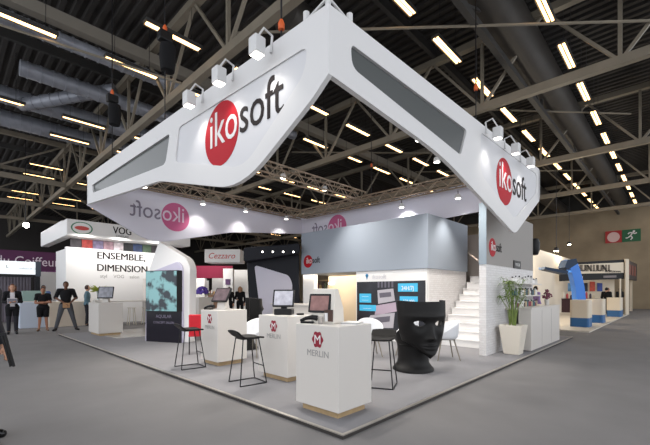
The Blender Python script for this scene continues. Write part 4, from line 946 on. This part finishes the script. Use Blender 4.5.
def person(label, x, y, rz, pose, clothes, hair, skin=SKIN, h=1.72, hairlen=0, hairmat=None, voxel=.013, female=False):
    """local frame: faces -Y, right hand on -X. pose gives joints; clothes = [(part name, labels, material, thickness)]"""
    k = h / 1.75; t = thing('person', label, 'person', (x, y, pose.get('z', 0)), rz)
    sw = .175 if female else .2; hw_ = .095
    J = dict(pel=(0,0,.95), che=(0,-.01,1.28), neck=(0,0,1.5), head=(0,-.02,1.63))
    for sd, s_ in (('r',-1),('l',1)):
        J['sh'+sd] = (s_*sw,0,1.43); J['el'+sd] = (s_*(sw+.05),.03,1.14); J['wr'+sd] = (s_*(sw+.06),-.06,.9)
        J['hp'+sd] = (s_*hw_,0,.93); J['kn'+sd] = (s_*.1,-.02,.5); J['an'+sd] = (s_*.1,.02,.09); J['to'+sd] = (s_*.12,-.17,.035)
    J.update({a: b for a, b in pose.items() if a != 'z'}); J = {a: Vector(b) for a, b in J.items()}
    segs = []; bm = bmesh.new()
    def cap(a, c, r0, r1, lab): segs.append((Vector(a), Vector(c), r0, r1, lab)); cone(bm, a, c, r0, r1)
    wf = .88 if female else 1
    ell(bm, J['che'], .165*wf, .11, .2); ell(bm, (J['pel'] + J['che'])/2, .135*wf, .095, .17); ell(bm, J['pel'], .165, .115, .13)
    segs.append((J['che'] + Vector((-.07,0,.05)), J['che'] + Vector((.07,0,.05)), .13, .13, 'torso')); segs.append((J['pel'] + Vector((0,0,.12)), J['che'], .13, .14, 'torso')); segs.append((J['pel'] + Vector((-.06,0,-.02)), J['pel'] + Vector((.06,0,-.02)), .12, .12, 'hips'))
    cap(J['shr'], J['shl'], .06, .06, 'torso'); cap(J['neck'] - Vector((0,0,.06)), J['head'] - Vector((0,0,.04)), .055, .05, 'skin')
    for s in 'rl':
        cap(J['sh'+s], J['el'+s], .055*wf, .042*wf, 'uparm'); cap(J['el'+s], J['wr'+s], .041*wf, .028*wf, 'forearm')
        cap(J['hp'+s], J['kn'+s], .088, .056, 'thigh'); cap(J['kn'+s], J['an'+s], .056, .038, 'calf'); cap(J['an'+s] - Vector((0,0,.03)), J['to'+s], .042, .032, 'foot'+s)
        d = (J['wr'+s] - J['el'+s]).normalized(); sd = Vector((1,0,0)); sd = (sd - d*sd.dot(d)).normalized() if abs(d.x) < .9 else Vector((0,0,1)); nn = d.cross(sd)
        pc = J['wr'+s] + d*.055; cap(J['wr'+s], J['wr'+s] + d*.085, .028, .034, 'hand')
        for f, (off, L) in enumerate(((-.03,.07),(-.01,.085),(.01,.08),(.029,.062))):
            q = J['wr'+s] + d*.09 + sd*off; m_ = q + d*L*.55; cap(q, m_, .0095, .009, 'hand'); cap(m_, m_ + (d*.75 + nn*.5*(1 if s == 'r' else -1)).normalized()*L*.45, .009, .0075, 'hand')
        q = J['wr'+s] + d*.03 + sd*.025*(1 if s == 'r' else -1); e = q + (d*.7 + sd*.7*(1 if s == 'r' else -1)).normalized()*.05; cap(q, e, .012, .01, 'hand'); cap(e, e + d*.03, .01, .009, 'hand')
    hc = J['head']; ell(bm, hc, .074, .092, .112); ell(bm, hc + Vector((0,-.03,-.06)), .05, .055, .05); segs.append((hc - Vector((0,0,.03)), hc + Vector((0,0,.04)), .09, .09, 'skin'))
    cone(bm, hc + Vector((0,-.088,.01)), hc + Vector((0,-.103,-.022)), .008, .014); cone(bm, hc + Vector((-.016,-.083,-.055)), hc + Vector((.016,-.083,-.055)), .009, .009)
    for s_ in (-1, 1): ell(bm, hc + Vector((s_*.076,.005,-.005)), .01, .02, .03, 6)
    me = bpy.data.meshes.new('body'); bm.to_mesh(me); bm.free()
    tmp = bpy.data.objects.new('tmp', me); COL.objects.link(tmp); rm = tmp.modifiers.new('r','REMESH'); rm.mode = 'VOXEL'; rm.voxel_size = voxel; rm.use_smooth_shade = True
    sm_ = tmp.modifiers.new('s','SMOOTH'); sm_.factor = .5; sm_.iterations = 2
    bpy.context.view_layer.update(); body = bpy.data.meshes.new_from_object(tmp.evaluated_get(bpy.context.evaluated_depsgraph_get())); bpy.data.objects.remove(tmp)
    body.name = 'body'; body.materials.clear(); body.materials.append(skin)
    def lab_of(p):
        best, bl = 9, None
        for a, c, r0, r1, l in segs:
            ab = c - a; u = max(0, min(1, (p - a).dot(ab) / max(1e-9, ab.length_squared))); q = (p - a - ab*u).length - (r0 + (r1-r0)*u)
            if q < best: best, bl = q, l
        return bl
    labs = [lab_of(v.co) for v in body.vertices]
    for nm, ls, m, th in clothes:
        if callable(ls): keep = lambda i: ls(body.vertices[i].co, labs[i])
        else: keep = lambda i: labs[i] in ls
        cb = bmesh.new(); mp = {}
        for p in body.polygons:
            if all(keep(i) for i in p.vertices):
                f = []
                for i in p.vertices:
                    if i not in mp: mp[i] = cb.verts.new(body.vertices[i].co + body.vertices[i].normal * th)
                    f.append(mp[i])
                cb.faces.new(f)
        cme = bpy.data.meshes.new(nm); cb.to_mesh(cme); cb.free(); cme.transform(Matrix.Scale(k, 4)); cme.materials.append(m); cme.polygons.foreach_set('use_smooth', [True]*len(cme.polygons))
        co = bpy.data.objects.new(nm, cme); COL.objects.link(co); co.parent = t
    body.transform(Matrix.Scale(k, 4)); body.polygons.foreach_set('use_smooth', [True]*len(body.polygons))
    bo = bpy.data.objects.new('body', body); COL.objects.link(bo); bo.parent = t
    b = B(); b.ball(hc + Vector((0,.012,.018)), 1, (.086,.1,.118), 10)
    bad = [v for v in b.bm.verts if v.co.y < hc.y - .035 and v.co.z < hc.z + .06 or v.co.z < hc.z - .07]
    bmesh.ops.delete(b.bm, geom=bad, context='VERTS')
    if hairlen:
        for s_ in (-1, 0, 1): cone(b.bm, hc + Vector((s_*.065,.05,.03)), hc + Vector((s_*.085,.06,-hairlen)), .05, .035)
    ho = b.out('hair', hair, t, world=False, smooth=True, angle=80); ho.data.transform(Matrix.Scale(k, 4))
    eb = B()
    for s_ in (-1, 1): eb.ball((hc + Vector((s_*.03,-.086,.012)))*1, .009, n=6)
    eo = eb.out('eyes', mat('eye_dark',(40,30,26),.3), t, world=False, smooth=True); eo.data.transform(Matrix.Scale(k, 4))
    return t, J, k
HB = mat('hair_black',(26,22,22),.6); HR = mat('hair_auburn',(104,62,42),.6)
KB = mat('cloth_black',(24,24,27),.85); JG = mat('jeans_grey',(78,80,86),.85); WS = mat('shirt_white',(214,210,214),.8); BS = mat('shirt_blue',(84,106,150),.8); TS = mat('shirt_teal',(86,116,128),.8); NV = mat('trousers_dark',(34,34,42),.85); PUR = mat('purple_top',(150,130,190),.8)
SHOE = ('shoe', ('footr',), BLACK, .008); SHOE2 = ('shoe', ('footl',), BLACK, .008)
shirt_s = lambda p, l: l in ('torso',) or (l == 'uparm') or (l == 'hips' and p.z > .93)
shirt_l = lambda p, l: l in ('torso','uparm','forearm') or (l == 'hips' and p.z > .9)
pants = lambda p, l: l in ('thigh','calf') or (l == 'hips' and p.z < .98)
# seen beyond the stand, facing the camera
person('woman with long auburn hair in black jacket holding papers at far left', -1.0, 14.25, -.1,
       dict(elr=(-.24,.02,1.13), ell=(.24,.02,1.13), wrr=(-.1,-.24,1.12), wrl=(.1,-.24,1.14)),
       [('jacket', lambda p, l: (l in ('torso','uparm','forearm','hips') and not (p.y < -.03 and abs(p.x) < .055 and p.z > .9) and p.z > .74) or (l == 'thigh' and p.z > .62), KB, .02), ('blouse', lambda p, l: l in ('torso','hips') and p.y < 0, WS, .01), ('trousers', pants, NV, .014), SHOE, SHOE2], HR, h=1.72, hairlen=.22, female=True)
pb = thing('papers', 'white papers held by the woman with auburn hair', 'papers', (-1.03,13.97,1.08), -.1); B().box(-.13,-.02,-.02,.13,.0,.16).out('sheet', WS, pb, world=False); B().box(-.12,-.026,0,.12,-.02,.14).out('cover', mat('cover_grey',(120,120,130),.5), pb, world=False)
person('woman in short black dress with crossed arms, short black hair', -.08, 14.7, -.18,
       dict(elr=(-.25,-.02,1.14), ell=(.25,-.02,1.14), wrr=(.1,-.18,1.16), wrl=(-.1,-.2,1.12), anr=(-.13,.02,.09), anl=(.13,0,.09), tor=(-.17,-.16,.04), tol=(.17,-.17,.04)),
       [('dress', lambda p, l: l in ('torso','hips') or (l == 'uparm' and p.z > 1.24) or (l == 'thigh' and p.z > .56), KB, .035), ('shoe', ('footr',), mat('shoe_tan',(120,90,70),.6), .006), ('shoe', ('footl',), mat('shoe_tan',(120,90,70),.6), .006)], HB, skin=mat('skin_tan',(176,124,98),.6), h=1.62, hairlen=.0, female=True)
person('man in black T-shirt and grey jeans standing with legs wide apart', .55, 14.3, -.2,
       dict(elr=(-.3,.04,1.17), ell=(.3,.04,1.17), wrr=(-.06,-.2,1.0), wrl=(.12,-.2,.98), pel=(0,0,.92), hpr=(-.1,0,.9), hpl=(.1,0,.9), knr=(-.2,-.05,.49), knl=(.2,-.03,.49), anr=(-.29,.02,.09), anl=(.3,.02,.09), tor=(-.36,-.15,.035), tol=(.38,-.14,.035)),
       [('t_shirt', shirt_s, KB, .022), ('jeans', pants, JG, .018), SHOE, SHOE2], HB, skin=SKIND, h=1.84)
bgm = thing('paper_bag', 'small tan paper bag held by the man in black T-shirt', 'bag', (.5,14.02,.98), -.2); B().box(-.1,-.03,-.12,.12,.03,.06).out('body', mat('kraft',(170,130,92),.7), bgm, world=False, bevel=.01)
person('person in blue shirt standing between the dressed woman and the wide standing man', .38, 17.6, .1, dict(), [('shirt', shirt_l, BS, .015), ('trousers', pants, NV, .014), SHOE, SHOE2], HB, skin=SKIND, h=1.74, voxel=.018)
person('person in teal shirt standing behind the paper bag man', 1.62, 15.9, 1.4, dict(), [('shirt', shirt_l, TS, .015), ('trousers', pants, NV, .014), SHOE, SHOE2], mat('hair_brown',(60,36,28),.6), h=1.74, voxel=.018)
person('woman in black clothes behind the farthest emblem counter, nearer the kiosk', 7.25, 13.8, -.75, dict(), [('jacket', shirt_l, KB, .02), ('trousers', pants, KB, .014), SHOE, SHOE2], HB, h=1.7, voxel=.018, female=True, hairlen=.15)
person('blond person in black clothes behind the farthest emblem counter, nearer the dark backdrop', 7.75, 13.6, -.75, dict(elr=(-.24,.0,1.15), wrr=(-.12,-.2,1.1)), [('jacket', shirt_l, KB, .02), ('trousers', pants, KB, .014), SHOE, SHOE2], mat('hair_blond',(168,132,84),.6), h=1.72, voxel=.018, female=True, hairlen=.12)
# partly outside the frame at the left
t, J, k = person('person in dark suit at the left picture edge holding a black folded stick', -2.5, 2.555, math.radians(44),
       dict(elr=(-.26,.04,1.15), wrr=(-.25,-.13,.9), knr=(-.1,-.05,.5), anr=(-.1,-.13,.09), tor=(-.12,-.31,.035)),
       [('suit_jacket', lambda p, l: l in ('torso','uparm','hips','forearm') or (l == 'thigh' and p.z > .8), mat('suit_dark',(30,29,36),.85), .024), ('trousers', pants, MATS['suit_dark'], .02), ('shoe', ('footr',), mat('polished_black',(16,16,17),.2), .01), ('shoe', ('footl',), MATS['polished_black'], .01)], HB, h=1.76, voxel=.008)
hd_ = Vector((-2.27,2.2,.8))
stk = thing('folded_tripod', 'black folded stick held by the person in dark suit', 'stick', hd_)
B().bar(hd_ + Vector((-.03,.0,.25)), hd_ + Vector((.03,-.06,-.05)), .016).bar(hd_ + Vector((-.05,.02,.25)), hd_ + Vector((.01,-.04,-.05)), .016).out('rod', BLACK, stk); B().box(hd_.x-.06,hd_.y-.01,hd_.z+.24,hd_.x-.02,hd_.y+.03,hd_.z+.27).out('joint', DMETAL, stk)
# far booth visitors
person('person in white and violet top behind the blue arch post', 15.2, 2.1, .9, dict(), [('top', shirt_l, PUR, .015), ('trousers', pants, NV, .014), SHOE, SHOE2], HB, h=1.7, voxel=.018)
for i, (x, y, rz, l) in enumerate(((25.3,.75,1.2,'person in black coat standing under the black framed gantry, by its corner post'), (27.2,.9,.4,'person in black coat standing just inside the gantry corner post'), (30.2,.55,2.4,'person in black coat at the outer side of the black framed booth'))):
    person(l, x, y, rz, dict(elr=(-.24,0,1.15), wrr=(-.1,-.22,1.1)), [('coat', lambda p, l: l in ('torso','uparm','forearm','hips') or (l == 'thigh' and p.z > .55), KB, .03), ('trousers', pants, NV, .014), SHOE, SHOE2], HR if i == 1 else HB, h=1.72, voxel=.02, hairlen=.15 if i else 0)
